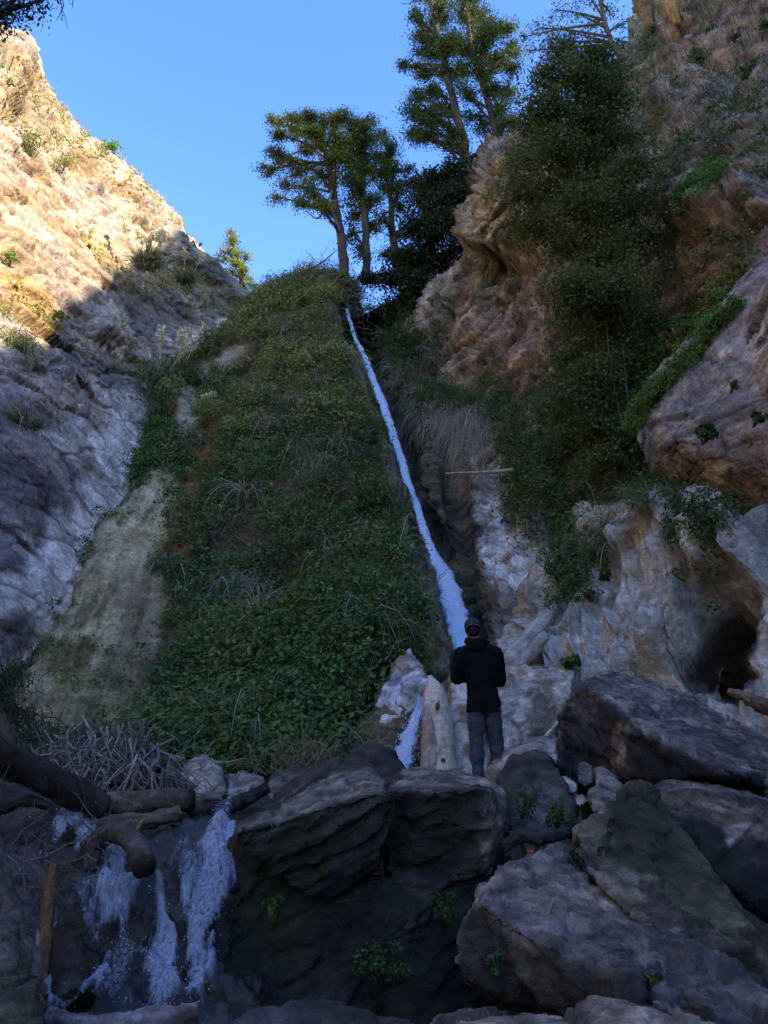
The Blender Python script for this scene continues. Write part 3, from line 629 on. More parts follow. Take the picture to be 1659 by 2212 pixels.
# ================================================================== BOULDERS
def remeshed(V, F3, voxel, smooth=2):
    """unions closed pieces into one evenly tessellated surface; returns V, F"""
    me = bpy.data.meshes.new('tmp'); me.from_pydata([tuple(map(float, v)) for v in V], [], [tuple(int(i) for i in f) for f in F3]); me.update()
    o = bpy.data.objects.new('tmp', me); S.collection.objects.link(o)
    m = o.modifiers.new('r', 'REMESH'); m.mode = 'VOXEL'; m.voxel_size = voxel; m.adaptivity = 0
    if smooth:
        s = o.modifiers.new('s', 'SMOOTH'); s.factor = .5; s.iterations = smooth
    dg = bpy.context.evaluated_depsgraph_get(); e = o.evaluated_get(dg).to_mesh()
    n = len(e.vertices); v = np.empty(n * 3, np.float32); e.vertices.foreach_get('co', v)
    nn = np.empty(n * 3, np.float32); e.vertices.foreach_get('normal', nn)
    q = []; 
    k = len(e.polygons); ls = np.empty(k, np.int32); lt_ = np.empty(k, np.int32); e.polygons.foreach_get('loop_start', ls); e.polygons.foreach_get('loop_total', lt_)
    lv = np.empty(len(e.loops), np.int32); e.loops.foreach_get('vertex_index', lv)
    i4 = ls[lt_ == 4]; i3 = ls[lt_ == 3]
    Fq = np.stack([lv[i4], lv[i4 + 1], lv[i4 + 2], lv[i4 + 3]], -1)
    o.evaluated_get(dg).to_mesh_clear(); bpy.data.objects.remove(o); bpy.data.meshes.remove(me)
    return v.reshape(-1, 3).astype(float), Fq, nn.reshape(-1, 3).astype(float)
def hull(pts):
    bm = bmesh.new()
    for p in pts: bm.verts.new(V3(p))
    r = bmesh.ops.convex_hull(bm, input=bm.verts)
    junk = [g for g in r['geom_interior'] if isinstance(g, bmesh.types.BMVert)]
    bmesh.ops.delete(bm, geom=junk, context='VERTS')
    bmesh.ops.triangulate(bm, faces=bm.faces[:]); bm.verts.ensure_lookup_table(); bm.verts.index_update()
    V = np.array([v.co[:] for v in bm.verts]); F = np.array([[v.index for v in f.verts] for f in bm.faces]); bm.free(); return V, F
def pl(three, pts):
    """seen corners that share one flat face; the face is set by three of them with known distance"""
    a, b, c = P(*np.array(three, float).T); n = np.cross(b - a, c - a); r = []
    for x, y in pts:
        d = P(x, y, 1.0) - CAM; k = ((a - CAM) @ n) / (d @ n); q = CAM + d * k; r.append((x, y, float(q[1])))
    return r
ROCKS = {}
def boulder(name, label, hulls, depth=1.0, voxel=.035, seed=1, pal=None, amp=1.0, moss=0.0, stains_and_shading=(), group=None, bed=None, slope=-.15, cat='boulder', shrink=.8, kind=None, mat=None, smooth=1, mosscol=(.045, .06, .015)):
    """each hull: a list of (x, y, Y) seen corners; the far side is added behind them"""
    Vs = []; Fs = []; n = 0
    for h in hulls:
        d = depth
        if isinstance(h, tuple): d, h = h
        f = P(*np.array(h, float).T); c = f.mean(0)
        back = CAM + (f - CAM) * (1 + d / (f[:, 1:2] - CAM[1])); bc = back.mean(0); back = bc + (back - bc) * shrink + np.array([0, 0, (slope + .15) * d])
        v, t = hull(np.concatenate([f, back])); Vs.append(v); Fs.append(t + n); n += len(v)
    V, F, nn = remeshed(np.concatenate(Vs), np.concatenate(Fs), voxel, smooth)
    b = unit(np.array(bed if bed is not None else (.25, -.35, .9)))
    q = V + np.outer(V @ b, b) * 1.5
    q2 = q + fbm(V * 1.3, seed + 2, 2)[:, None] * .12
    r = fbm(V * 1.1, seed, 3) * .03 + ridged(V * 3.0, seed + 4, 3) * .008 + fbm(V * 14, seed + 9, 3) * .006
    hh, e = facets(q2 * 1.0, seed + 20); r = r + .065 * hh - .014 * ss(.05, 0, e); e1 = e
    hh, e = facets(q2 * 2.6, seed + 22); r = r + .036 * hh - .010 * ss(.06, 0, e); e2 = e
    hh, e = facets(q2 * 6.0, seed + 24); r = r + .024 * hh; hh, e = facets(q2 * 13.0, seed + 26); r = r + .009 * hh
    h_ = V @ b + fbm(V * 1.2, seed + 5, 3) * .10; r = r + .014 * n1(h_ * 7, seed + 7) * ss(-.2, .4, fbm(V * .8, seed + 6, 2))
    V = V + nn * (r * amp)[:, None]
    X, Y = proj(V); wx = fbm(V * 3, 41, 4) * 12; wy = fbm(V * 3, 43, 4) * 12
    c = mixes(V, pal or [(.17, .15, .135), (.21, .19, .18), (.12, .10, .085), (.19, .155, .13)], seed + 50, 1.3)
    for pl, cc, am in stains_and_shading: c = lerp(c, cc, am * pmask(X, Y, pl, 8, wx, wy))  # stains, plus shade and lit tops painted into the rock colour
    c = c * (1 + .55 * ss(.25, .55, fbm(V * 2.6, seed + 53, 4)))[:, None]
    for fq, am, sd in ((2.2, .16, 61), (6.5, .18, 62), (17., .28, 63)):
        mo = fbm(V * fq, seed + sd, 4); c = c * (1 + am * np.sign(mo) * ss(.03, .28, np.abs(mo)))[:, None]
    sn = fbm((V - np.outer(V @ b, b) * -5) * 1.1, seed + 70, 4); c = c * (1 + .26 * np.sign(sn) * ss(.05, .25, np.abs(sn)))[:, None]
    c = lerp(c, np.array([.34, .33, .31]), .55 * ss(.34, .46, fbm(V * 8., seed + 71, 3)) * ss(0, .4, fbm(V * 1.3, seed + 72, 2)) * (c.mean(1) > .08))
    crk = e1 * (1 + .6 * fbm(V * 9, seed + 73, 2)); c = c * (1 - .6 * ss(.045, 0, crk) * ss(-.1, .3, fbm(V * 1.5, seed + 74, 2)) - .3 * ss(.04, 0, e2))[:, None]
    if moss: c = lerp(c, mosscol, moss * ss(-.1, .35, fbm(V * 1.7, seed + 57, 5)))
    c = np.clip(c, .004, .9)
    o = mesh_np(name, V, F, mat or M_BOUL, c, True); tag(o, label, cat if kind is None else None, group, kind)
    ROCKS[label] = dict(p=V, n=nn, X=X, Y=Y); return o
DK = [(.048, .044, .042), (.065, .06, .06), (.03, .027, .023), (.055, .046, .038)]
GR = [(.21, .19, .185), (.25, .23, .225), (.16, .14, .13), (.22, .19, .17)]
BR = [(.13, .105, .085), (.18, .15, .13), (.08, .065, .045), (.15, .13, .12)]
PA = [(.27, .245, .22), (.34, .31, .29), (.19, .165, .14)]

boulder('boulder', 'massive dark split boulder under the person, slanted slab at its left and mossy shaded flank', [
    (1.3, pl([(545,1800,4.75),(845,1697,4.9),(730,1945,5.05)], [(518,1799),(640,1766),(845,1697),(838,1790),(815,1880),(735,1945),(620,1920),(548,1850)]) + [(600,1750,6.0),(720,1668,7.0),(792,1664,6.7)]),
    (1.0, [(500,1835,5.45),(518,1799,5.1),(550,1850,4.95),(622,1922,5.05),(600,2040,5.2),(500,2050,5.4)]),
    (1.5, pl([(842,1704,5.2),(1046,1702,5.1),(980,1960,5.3)], [(842,1704),(905,1712),(1046,1702),(1052,1800),(1040,1935),(985,1970),(900,1965),(835,1905)]) + [(1094,1722,5.8),(1100,1780,5.8),(1078,1870,5.75),(880,1666,7.3),(990,1671,7.5),(1022,1692,7.9),(1085,1699,7.6)]),
    (1.2, pl([(560,1900,5.05),(1050,1900,5.3),(800,2200,4.95)], [(500,1950),(560,1890),(1045,1900),(1060,1950),(1040,2060),(1060,2230),(470,2230),(490,2060)])),
    (.6, [(700,1960,5.1),(800,1930,5.1),(900,1960,5.15),(880,2080,5.05),(760,2120,5.0),(690,2040,5.05)])],
    voxel=.02, seed=21, pal=[(.042, .038, .035), (.058, .053, .052), (.03, .026, .022)], moss=.3, bed=(-.35, -.3, .85), shrink=.92,
    stains_and_shading=[([(840,1720),(1000,1720),(990,1900),(900,1900),(850,1850)], (.020,.021,.009), .8), ([(515,1795),(600,1745),(715,1660),(800,1656),(850,1692),(640,1764),(545,1798)], (.25,.225,.205), .9),  # front face darkened for shade; slab top lightened as if skylit
            ([(855,1700),(870,1660),(1000,1660),(1100,1688),(1098,1720),(1040,1700),(930,1709)], (.23,.20,.18), .9), ([(1045,1710),(1095,1726),(1080,1870),(1045,1940),(1035,1800)], (.12,.10,.095), .85),  # flat top painted brighter, like rock facing the sky
            ([(440,1990),(620,1930),(740,1955),(830,1910),(990,1975),(1080,1940),(1080,2300),(440,2300)], (.014,.014,.011), .85), ([(490,1810),(540,1810),(610,1930),(600,2050),(480,2050)], (.013,.014,.008), .85)])  # shade of the undercut and left flank painted near black
boulder('boulder', 'smooth dark rounded boulder in front of the lower little fall', [
    (1.2, [(733,1652,8.3),(768,1612,8.6),(800,1600,8.7),(850,1618,8.6),(880,1658,8.5),(878,1700,8.2),(800,1720,8.1),(735,1700,8.1)])], seed=23, pal=DK, voxel=.04, amp=.6)
boulder('boulder', 'dark wedge boulder with a pale edge left of the smooth rounded one', [
    (1.0, [(640,1695,7.4),(735,1640,8.0),(750,1662,7.4),(700,1712,7.1),(600,1765,6.9),(585,1720,7.4)])], seed=24, pal=DK, voxel=.04)
boulder('boulder', 'blocky dark boulder with light brown top at the foot of the mound', [
    (1.0, [(575,1680,8.4),(612,1662,8.6),(690,1648,8.7),(728,1642,8.8),(720,1690,8.2),(650,1740,7.9),(575,1730,8)])], seed=25, pal=BR, voxel=.045)
boulder('boulder', 'black angular rocks heap between the cascade and the slanted slab', [
    (1.0, [(500,1735,6.4),(560,1715,6.6),(630,1740,6.4),(640,1770,6),(560,1800,5.6),(505,1800,5.6)])], seed=26, pal=DK, voxel=.04, moss=.2)
boulder('boulder', 'pale grey rounded rock with pitted face behind the driftwood logs', [
    (1.2, [(388,1700,9.0),(398,1655,9.3),(440,1637,9.4),(478,1660,9.3),(490,1720,8.9),(420,1740,8.8)])], seed=27, pal=PA, voxel=.05)
boulder('boulder', 'low pale grey rock lying right of the pitted one at the mound foot', [
    (1.1, [(478,1672,9.5),(530,1662,9.7),(572,1685,9.6),(572,1730,9.1),(480,1745,9.0)])], seed=28, pal=PA, voxel=.05)
boulder('boulder', 'dark boulder with ferns at its foot right beside the person', [
    (1.2, [(1062,1685,6.9),(1100,1650,7.0),(1150,1625,7.0),(1185,1632,7),(1215,1700,6.8),(1250,1745,6.5),(1240,1800,6.3),(1170,1830,6.2),(1100,1790,6.3)])], seed=29, pal=DK, voxel=.035, moss=.15,
    stains_and_shading=[([(1120,1700),(1190,1690),(1240,1740),(1190,1780),(1120,1750)], (.14,.125,.13), .8)])
boulder('boulder', 'pale topped brown rock hiding the lower right leg of the person', [
    (1.3, [(1056,1700,7.0),(1066,1660,7.3),(1080,1640,7.35),(1130,1612,7.5),(1170,1592,7.9),(1205,1590,8),(1210,1650,7.4),(1100,1720,6.9),(1056,1715,6.9)])], seed=30, pal=BR, voxel=.04,
    stains_and_shading=[([(1060,1640),(1200,1585),(1210,1640),(1090,1665)], (.32,.29,.27), .8)], slope=-.15)
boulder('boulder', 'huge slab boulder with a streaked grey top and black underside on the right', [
    (2.4, pl([(1300,1449,9.6),(1362,1532,8.0),(1580,1664,6.9)], [(1248,1474),(1300,1449),(1430,1452),(1500,1477),(1560,1524),(1700,1610),(1660,1690),(1580,1666),(1470,1600),(1385,1560),(1362,1532)]) + pl([(1215,1545,8.5),(1362,1532,8.0),(1215,1690,8.3)], [(1194,1615),(1215,1545),(1350,1540),(1350,1705),(1215,1695)]) + [(1400,1712,8.0),(1600,1745,7.6),(1700,1760,7.2)])],
    voxel=.03, seed=31, pal=[(.20, .19, .19), (.26, .25, .25), (.14, .125, .12)], amp=1.1, bed=(.45, -.55, .8),
    stains_and_shading=[([(1215,1535),(1250,1490),(1330,1520),(1365,1545),(1400,1592),(1480,1640),(1480,1760),(1205,1705)], (.024,.017,.014), .95), ([(1385,1580),(1560,1670),(1659,1650),(1659,1800),(1400,1730)], (.014,.010,.010), .97),  # shade on the front and under the slab edge painted near black
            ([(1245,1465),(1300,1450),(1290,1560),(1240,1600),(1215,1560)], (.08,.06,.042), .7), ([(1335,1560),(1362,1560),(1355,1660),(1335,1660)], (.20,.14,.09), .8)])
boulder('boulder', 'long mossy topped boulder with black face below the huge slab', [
    (1.3, [(1398,1722,6.2),(1440,1710,6.4),(1560,1716,6.5),(1659,1755,6.3),(1800,1800,6),(1800,2050,5.6),(1640,1980,5.6),(1560,1900,5.7),(1460,1800,5.9)])], voxel=.028, seed=32, pal=BR, moss=.3,
    stains_and_shading=[([(1400,1745),(1560,1790),(1700,1830),(1700,2100),(1540,1900),(1440,1800)], (.012,.009,.009), .95), ([(1560,1790),(1600,1780),(1620,1810),(1570,1830)], (.30,.25,.24), .9)], slope=.0)  # shade below the top painted into the face as near black
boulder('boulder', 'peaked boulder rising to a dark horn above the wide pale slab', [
    (1.1, pl([(1238,1790,4.7),(1402,1706,5.3),(1640,2110,3.75)], [(1226,1835),(1238,1790),(1262,1768),(1330,1732),(1366,1698),(1402,1706),(1455,1795),(1530,1868),(1575,1945),(1700,2130),(1650,2200),(1400,1995),(1300,1925)])),
    (.5, [(1238,1790,4.65),(1262,1768,4.8),(1330,1745,4.8),(1325,1830,4.45),(1270,1850,4.45),(1230,1838,4.55)]),
    (.5, [(1366,1698,5.1),(1402,1706,5.1),(1440,1790,4.8),(1390,1850,4.5),(1330,1800,4.65)])],
    voxel=.018, seed=33, pal=[(.10, .085, .07), (.13, .11, .09), (.075, .06, .045)], moss=.4,
    stains_and_shading=[([(1340,1730),(1400,1700),(1460,1800),(1500,1900),(1380,1900),(1310,1840)], (.03,.026,.023), .8), ([(1235,1780),(1300,1760),(1330,1820),(1250,1850)], (.25,.22,.19), .7)])
boulder('boulder', 'wide pale grey slab boulder sloping to the lower right corner', [
    (1.0, pl([(1085,1885,4.35),(1245,1862,4.7),(1500,2050,3.75)], [(1032,1945),(1085,1885),(1150,1862),(1210,1838),(1245,1862),(1300,1915),(1400,1965),(1500,2045),(1720,2190),(1720,2300),(1420,2110),(1260,2070),(1120,2010)]) + [(1008,2010,4.05),(1012,2110,3.95),(1130,2165,3.7),(1300,2185,3.5),(1500,2240,3.3),(1720,2400,2.9)])],
    voxel=.018, seed=34, pal=GR, moss=.0, bed=(.2, -.6, .75),
    stains_and_shading=[([(985,1970),(1050,1965),(1090,2010),(1150,2050),(1260,2085),(1400,2110),(1400,2170),(990,2200)], (.055,.05,.032), .88), ([(1180,2070),(1330,2080),(1420,2110),(1400,2150),(1200,2150)], (.09,.075,.065), .8)])
boulder('boulder', 'low tan boulder along the bottom edge below the wide slab', [
    (1.0, [(880,2215,2.75),(950,2185,2.9),(1060,2166,3.0),(1180,2160,3.0),(1310,2170,2.95),(1420,2195,2.85),(1560,2240,2.7),(1560,2420,2.2),(1100,2420,2.2),(860,2360,2.4)])], voxel=.014, seed=35, pal=[(.27, .23, .19), (.32, .275, .235), (.21, .175, .15)], amp=.7, slope=-.4)
boulder('boulder', 'wedged grey block at the lower right under the wide slab', [
    (.5, [(1465,2140,3.25),(1500,2125,3.3),(1560,2165,3.2),(1550,2195,3.1),(1480,2180,3.1)])], voxel=.018, seed=36, pal=GR, amp=.5)
boulder('boulder', 'dark wet rock hump at the bottom between cascade and tan boulder', [
    (.6, [(440,2215,3.2),(520,2185,3.3),(620,2163,3.4),(760,2172,3.4),(880,2185,3.3),(960,2215,3.2),(900,2330,2.9),(460,2330,2.9)])], voxel=.022, seed=37, pal=[(.06, .06, .065), (.10, .10, .115), (.04, .04, .035)], slope=-.4)
boulder('boulder', 'mossy brown rock at the lower left corner beside the cascade', [
    (.8, [(-60,1960,3.3),(20,1990,3.4),(60,2080,3.4),(85,2190,3.3),(80,2300,3.1),(-60,2300,3)])], voxel=.022, seed=38, pal=BR, moss=.5)
boulder('boulder', 'black flat rock with a pale edge under the thick fallen log', [
    (1.0, [(-40,1690,5.9),(30,1698,6),(80,1720,6),(200,1770,5.8),(200,1830,5.6),(-40,1830,5.6)])], voxel=.035, seed=39, pal=DK)
small = [('small egg shaped brown stone standing upright in the gap right of the person', [(1246,1650),(1262,1645),(1280,1655),(1285,1690),(1265,1703),(1247,1690)], BR, 6.4),
         ('small tilted brown stone lying against the dark horn', [(1285,1665),(1300,1662),(1345,1690),(1355,1712),(1320,1712),(1290,1700)], BR, 6.1),
         ('light round stone with lichen in the gap under the tilted one', [(1278,1712),(1300,1700),(1335,1705),(1345,1735),(1320,1760),(1285,1750)], PA, 5.7),
         ('flat whitish stone at the top left of the stone filled gap', [(1205,1678),(1222,1672),(1248,1690),(1250,1708),(1230,1715)], PA, 6.5),
         ('small grey stone low in the stone filled gap', [(1240,1715),(1262,1712),(1272,1730),(1255,1745),(1238,1735)], GR, 6.1),
         ('reddish broken stone at the foot of the fern covered boulder', [(1120,1815),(1145,1805),(1165,1820),(1160,1845),(1130,1845)], [(.30,.15,.09),(.36,.2,.12)], 5.6),
         ('brown tan stone lying against the boot rock', [(1048,1688),(1075,1668),(1092,1672),(1090,1698),(1060,1706)], [(.24,.17,.10),(.3,.24,.17)], 7.3)]
for i, (lb, pl, pa, Yd) in enumerate(small):
    boulder('stone', lb, [(.35, [(x, y, Yd + (1760 - y) * .004) for x, y in pl])], voxel=.02, seed=60 + i, pal=pa, amp=.45, cat='stone')
boulder('boulder', 'tan mottled rock behind the legs of the person', [
    (1.4, [(1050,1470,10.2),(1100,1440,10.4),(1190,1435,10.4),(1245,1450,10.2),(1240,1500,9.9),(1200,1600,9.6),(1110,1640,9.4),(1050,1640,9.4)])], voxel=.05, seed=41, pal=[(.27, .24, .205), (.20, .16, .11), (.33, .31, .29)],
    stains_and_shading=[([(1140,1500),(1200,1470),(1200,1600),(1150,1600)], (.11,.095,.07), .7)])
boulder('boulder', 'crusted pale rock above the small lower fall', [
    (1.5, [(800,1540,11.2),(835,1490,11.5),(855,1430,11.8),(885,1405,11.9),(905,1435,11.6),(925,1470,11.3),(915,1510,11.1),(870,1560,10.9),(820,1575,10.9)])], voxel=.05, seed=42, pal=[(.42, .40, .39), (.30, .25, .2), (.48, .46, .60)], amp=1.2)
boulder('boulder', 'brown moss stained rock flank left of the small lower fall', [
    (1.2, [(748,1625,10.7),(770,1560,11.1),(820,1520,11.4),(880,1510,11.3),(885,1560,10.9),(850,1640,10.4),(780,1680,10.2)])], voxel=.05, seed=43, pal=[(.12, .085, .045), (.16, .125, .07), (.085, .07, .03)], moss=.3)
boulder('boulder', 'wet dark boulder right of the small lower fall behind the driftwood', [
    (1.2, [(885,1640,10.3),(905,1560,10.9),(925,1500,11.2),(990,1440,11.6),(1060,1440,11.5),(1070,1650,10.2),(900,1700,10)])], voxel=.05, seed=44, pal=[(.07, .06, .035), (.12, .085, .05), (.05, .045, .02)], moss=.3)

# ================================================================== WATER
def water_mat(name, body=(.78, .83, .90), sx=9.0, sz=1.1, lo=.42, hi=.62):
    """white falling water: foam where the streaks are dense, clear film between them"""
    m, t, o = newmat(name); L = t.links.new
    at = N(t, 'ShaderNodeAttribute', attribute_name='dens')
    tc = N(t, 'ShaderNodeTexCoord'); mp = N(t, 'ShaderNodeMapping'); mp.inputs['Scale'].default_value = (sx, sx, sz); L(tc.outputs['Object'], mp.inputs[0])
    n = N(t, 'ShaderNodeTexNoise', Scale=1.0, Detail=9.0, Roughness=.72); L(mp.outputs[0], n.inputs['Vector'])
    s = N(t, 'ShaderNodeMath', operation='ADD'); L(n.outputs[0], s.inputs[0]); L(at.outputs['Fac'], s.inputs[1])
    r = N(t, 'ShaderNodeMapRange'); L(s.outputs[0], r.inputs[0]); r.inputs[1].default_value = lo + .5; r.inputs[2].default_value = hi + .5
    p = N(t, 'ShaderNodeBsdfPrincipled', Roughness=.35); p.inputs['Specular IOR Level'].default_value = .6
    m2 = N(t, 'ShaderNodeMapping'); m2.inputs['Scale'].default_value = (sx * 2.2, sx * 2.2, sz * 1.6); L(tc.outputs['Object'], m2.inputs[0])
    n2 = N(t, 'ShaderNodeTexNoise', Scale=1.0, Detail=6.0, Roughness=.7); L(m2.outputs[0], n2.inputs['Vector'])
    r2 = N(t, 'ShaderNodeMapRange'); L(n2.outputs[0], r2.inputs[0]); r2.inputs[1].default_value = .36; r2.inputs[2].default_value = .62; r2.inputs[3].default_value = .62; r2.inputs[4].default_value = 1.12
    vb = N(t, 'ShaderNodeVectorMath', operation='SCALE'); vb.inputs[0].default_value = body; L(r2.outputs[0], vb.inputs['Scale']); L(vb.outputs[0], p.inputs['Base Color'])
    bu = N(t, 'ShaderNodeBump', Strength=.9, Distance=.05); L(n.outputs[0], bu.inputs['Height']); L(bu.outputs[0], p.inputs['Normal'])
    tr = N(t, 'ShaderNodeBsdfTransparent'); tr.inputs[0].default_value = (.93, .95, .96, 1)
    mx = N(t, 'ShaderNodeMixShader'); L(r.outputs[0], mx.inputs[0]); L(tr.outputs[0], mx.inputs[1]); L(p.outputs[0], mx.inputs[2])
    L(mx.outputs[0], o.inputs[0]); return m
M_FALL = water_mat('falling_water', body=(.76, .81, .90), sx=20.0, sz=1.1, lo=.12, hi=.58)
M_CASC = water_mat('cascade_water', body=(.74, .77, .86), sx=52.0, sz=5.5, lo=.34, hi=.74)
m_drop, t_, o_ = newmat('water_drops'); p_ = N(t_, 'ShaderNodeBsdfPrincipled', Roughness=.15); p_.inputs['Base Color'].default_value = (.75, .82, .92, 1); t_.links.new(p_.outputs[0], o_.inputs[0]); M_DROP = m_drop
def drops(name, c, size, parent=None, stretch=1.0):
    n = len(c); d = unit(RNG.normal(size=(n, 3))); e = unit(np.cross(d, RNG.normal(size=(n, 3)))); k = np.cross(d, e)
    s = (size * RNG.uniform(.4, 1.5, n))[:, None]; V = np.empty((n, 4, 3))
    z = np.array([0, 0, 1.0]) * (stretch - 1)
    for j, (a, b, g) in enumerate([(1, 1, 1), (-1, -1, 1), (-1, 1, -1), (1, -1, -1)]): V[:, j] = c + s * (a * d + b * e + g * k) * .4 + s * z * (.4 if j == 0 else 0)
    b = np.arange(n)[:, None] * 4; F = (b[:, :, None] + np.array([[0, 1, 2], [0, 3, 1], [0, 2, 3], [1, 3, 2]])[None]).reshape(-1, 3)
    return mesh_np(name, V.reshape(-1, 3), F, M_DROP, None, False, parent)
def fall(name, label, path, nu, nv, mat, bow, rough, dropn, dsize, cat='waterfall'):
    """path rows: (x_left, x_right, y, Y). A rounded ribbon of water with spray along it"""
    A = np.array(path, float); A[:, 3] -= .45; Lp = P(A[:, 0], A[:, 2], A[:, 3]); Rp = P(A[:, 1], A[:, 2], A[:, 3])
    Lp = spline_up(Lp, nv, 0); Rp = spline_up(Rp, nv, 0); u = np.linspace(0, 1, nu)
    G = Lp[:, None] * (1 - u[None, :, None]) + Rp[:, None] * u[None, :, None]
    wd = np.linalg.norm(Rp - Lp, axis=1)[:, None]
    G[..., 1] -= np.sin(u * np.pi)[None] * wd * bow
    q = G.reshape(-1, 3); st = np.array([3.5, 3.5, .9])
    d = fbm(q * st, 800, 5) * rough + fbm(q * st * 4, 803, 3) * rough * .4
    e = fbm(np.stack([np.repeat(np.linspace(0, 1, nv) * 22, nu), 0 * d, 0 * d], -1), 805, 4) * .12
    U = np.tile(u, nv); q[:, 0] += e * np.repeat(wd[:, 0], nu) * np.abs(U - .5) * 2; q[:, 1] -= d
    edge = np.minimum(U, 1 - U) * 2
    dens = ss(-.05, .6, edge + fbm(q * np.array([5, 5, .9]), 807, 4) * .22) * .74
    root = empty(name, q.reshape(nv, nu, 3)[-1, nu // 2], label, cat); root['kind'] = 'structure'
    mesh_np('water_sheet', q, grid_faces(nv, nu), mat, None, True, root, {'dens': dens})
    i = RNG.integers(0, len(q), dropn); off = RNG.normal(size=(dropn, 3)) * np.array([.5, .25, .3]) * wd[i // nu] * .42
    c = q[i] + off + np.array([0, -.04, 0]); tag(drops('spray', c, dsize, root, 1.6), kind='stuff')
    return root
fall('waterfall', 'tall narrow white waterfall sliding down the gully to the person', [
    (744,754,668,31.6),(747,757,684,31.2),(754,764,705,30.7),(763,775,735,30),(778,792,765,29),(795,815,815,27.6),(814,838,870,26.1),(835,857,930,24.6),(855,877,990,23.2),(871,892,1040,22.2),
    (887,908,1090,21.2),(903,926,1140,20.3),(922,947,1190,19.3),(934,976,1230,18.5),(941,996,1270,17.7),(949,1010,1310,16.9),(957,1018,1350,16.2),(967,1022,1395,15.5),(982,1018,1450,14.9),(985,1030,1510,14.4)],
    26, 520, M_FALL, .35, .05, 900, .008)
fall('waterfall', 'small white fall pouring between the crusted rock and the driftwood log', [
    (900,916,1506,10.9),(893,915,1530,10.75),(878,912,1560,10.5),(860,906,1595,10.25),(846,900,1630,9.95),(850,892,1665,9.6),(850,890,1700,9.3)], 24, 140, M_FALL, .35, .05, 900, .012)

# the cascade by the camera: dark wet rock step with sheets of broken water over it
def cas_disp(p, X, Y, u, v, n): return ridged(p * 2.2, 850, 4) * .12 + fbm(p * 6, 852, 3) * .04
def cas_col(p, X, Y, u, v, d): return mixes(p, [(.018, .016, .014), (.035, .03, .022), (.012, .012, .01)], 860, 2)
M_WET = attr_mat('wet_rock', s1=7, s2=40, rough=.35, spec=.6, bump=.8, dist=.03)
CS = [[(-60,1790,6.2),(120,1780,6.3),(300,1775,6.3),(420,1775,6.3),(560,1780,6.2)],
      [(-60,1830,5.6),(120,1815,5.7),(300,1815,5.7),(420,1810,5.7),(560,1830,5.7)],
      [(-60,1980,5.1),(120,1960,5.2),(300,1960,5.2),(420,1960,5.2),(560,1980,5.3)],
      [(-60,2120,4.6),(120,2120,4.7),(300,2120,4.8),(420,2120,4.8),(560,2120,5)],
      [(-60,2330,3.6),(120,2330,3.7),(300,2330,3.7),(420,2330,3.7),(560,2330,3.9)]]
build_sheet('stream_step', CS, 160, 160, cas_disp, cas_col, M_WET)
CW = [[(100,1772,5.95),(200,1765,6),(300,1762,6),(400,1760,6),(515,1765,6)],
      [(90,1810,5.45),(200,1800,5.5),(300,1800,5.5),(410,1795,5.5),(525,1810,5.55)],
      [(60,1960,4.9),(190,1960,4.95),(300,1960,4.98),(415,1960,5),(515,1960,5.05)],
      [(50,2090,4.5),(190,2090,4.55),(300,2090,4.6),(410,2090,4.65),(500,2090,4.7)],
      [(60,2230,3.9),(190,2230,4),(300,2230,4),(400,2230,4.1),(490,2230,4.15)]]
G, Nn = sheet(CW, 300, 300); q = G.reshape(-1, 3); X, Y = proj(q); wx = fbm(q * 4, 870, 4) * 13; wy = fbm(q * 2, 871, 4) * 20
cur = pmask(X, Y, [(110,1780),(515,1770),(515,1900),(465,2050),(440,2190),(80,2190),(60,1950)], 14, wx, wy); dens = .10 + .52 * cur * ss(-.35, .45, fbm(q * np.array([9, 3, 1.6]), 872, 4))
for pl, a in [([(455,1765),(500,1765),(515,1820),(510,1900),(470,2000),(440,2080),(440,2190),(385,2190),(390,2080),(400,1960),(430,1880),(425,1810)], .60),
              ([(380,1840),(450,1800),(450,1900),(420,2000),(380,1900)], .44),
              ([(328,1890),(360,1900),(378,1980),(380,2100),(378,2190),(320,2190),(310,2060),(335,1980)], .60),
              ([(255,1815),(275,1820),(270,1870),(250,1870)], .5), ([(160,1790),(240,1770),(250,1790),(180,1810)], .5),
              ([(150,1930),(230,1890),(290,1980),(300,2100),(270,2190),(200,2190),(230,2080),(180,2000)], .42), ([(95,1990),(125,1990),(125,2100),(95,2100)], .42)]:
    dens = np.maximum(dens, a * pmask(X, Y, pl, 20, wx, wy))
for pl in [[(215,2010),(260,2000),(265,2060),(235,2070)], [(365,1910),(395,1900),(400,2060),(380,2160),(375,2000)], [(280,1800),(330,1850),(320,1900),(280,1890)]]: dens *= 1 - .7 * pmask(X, Y, pl, 7, wx, wy)
q = q + Nn.reshape(-1, 3) * (fbm(q * np.array([5, 5, 2.5]), 880, 5) * .10 + dens * .15)[:, None]
cas = empty('cascade', (q[-150][0], q[-150][1], q[:, 2].min()), 'dark foaming cascade dropping beside the logs at lower left', 'cascade'); cas['kind'] = 'structure'
mesh_np('water_sheet', q, grid_faces(300, 300), M_CASC, None, True, cas, {'dens': dens})
pr = dens ** 2; pr /= pr.sum(); i = RNG.choice(len(q), 1100, p=pr); c = q[i] + RNG.normal(size=(1100, 3)) * .03 + np.array([0, -.05, 0])
tag(drops('spray', c, .0042, cas, 1.8), kind='stuff')
i = RNG.choice(len(q), 160, p=pr); tag(drops('spray', q[i] + RNG.normal(size=(160, 3)) * .05 - np.array([0, .08, 0]), .007, cas, 1.2), kind='stuff')
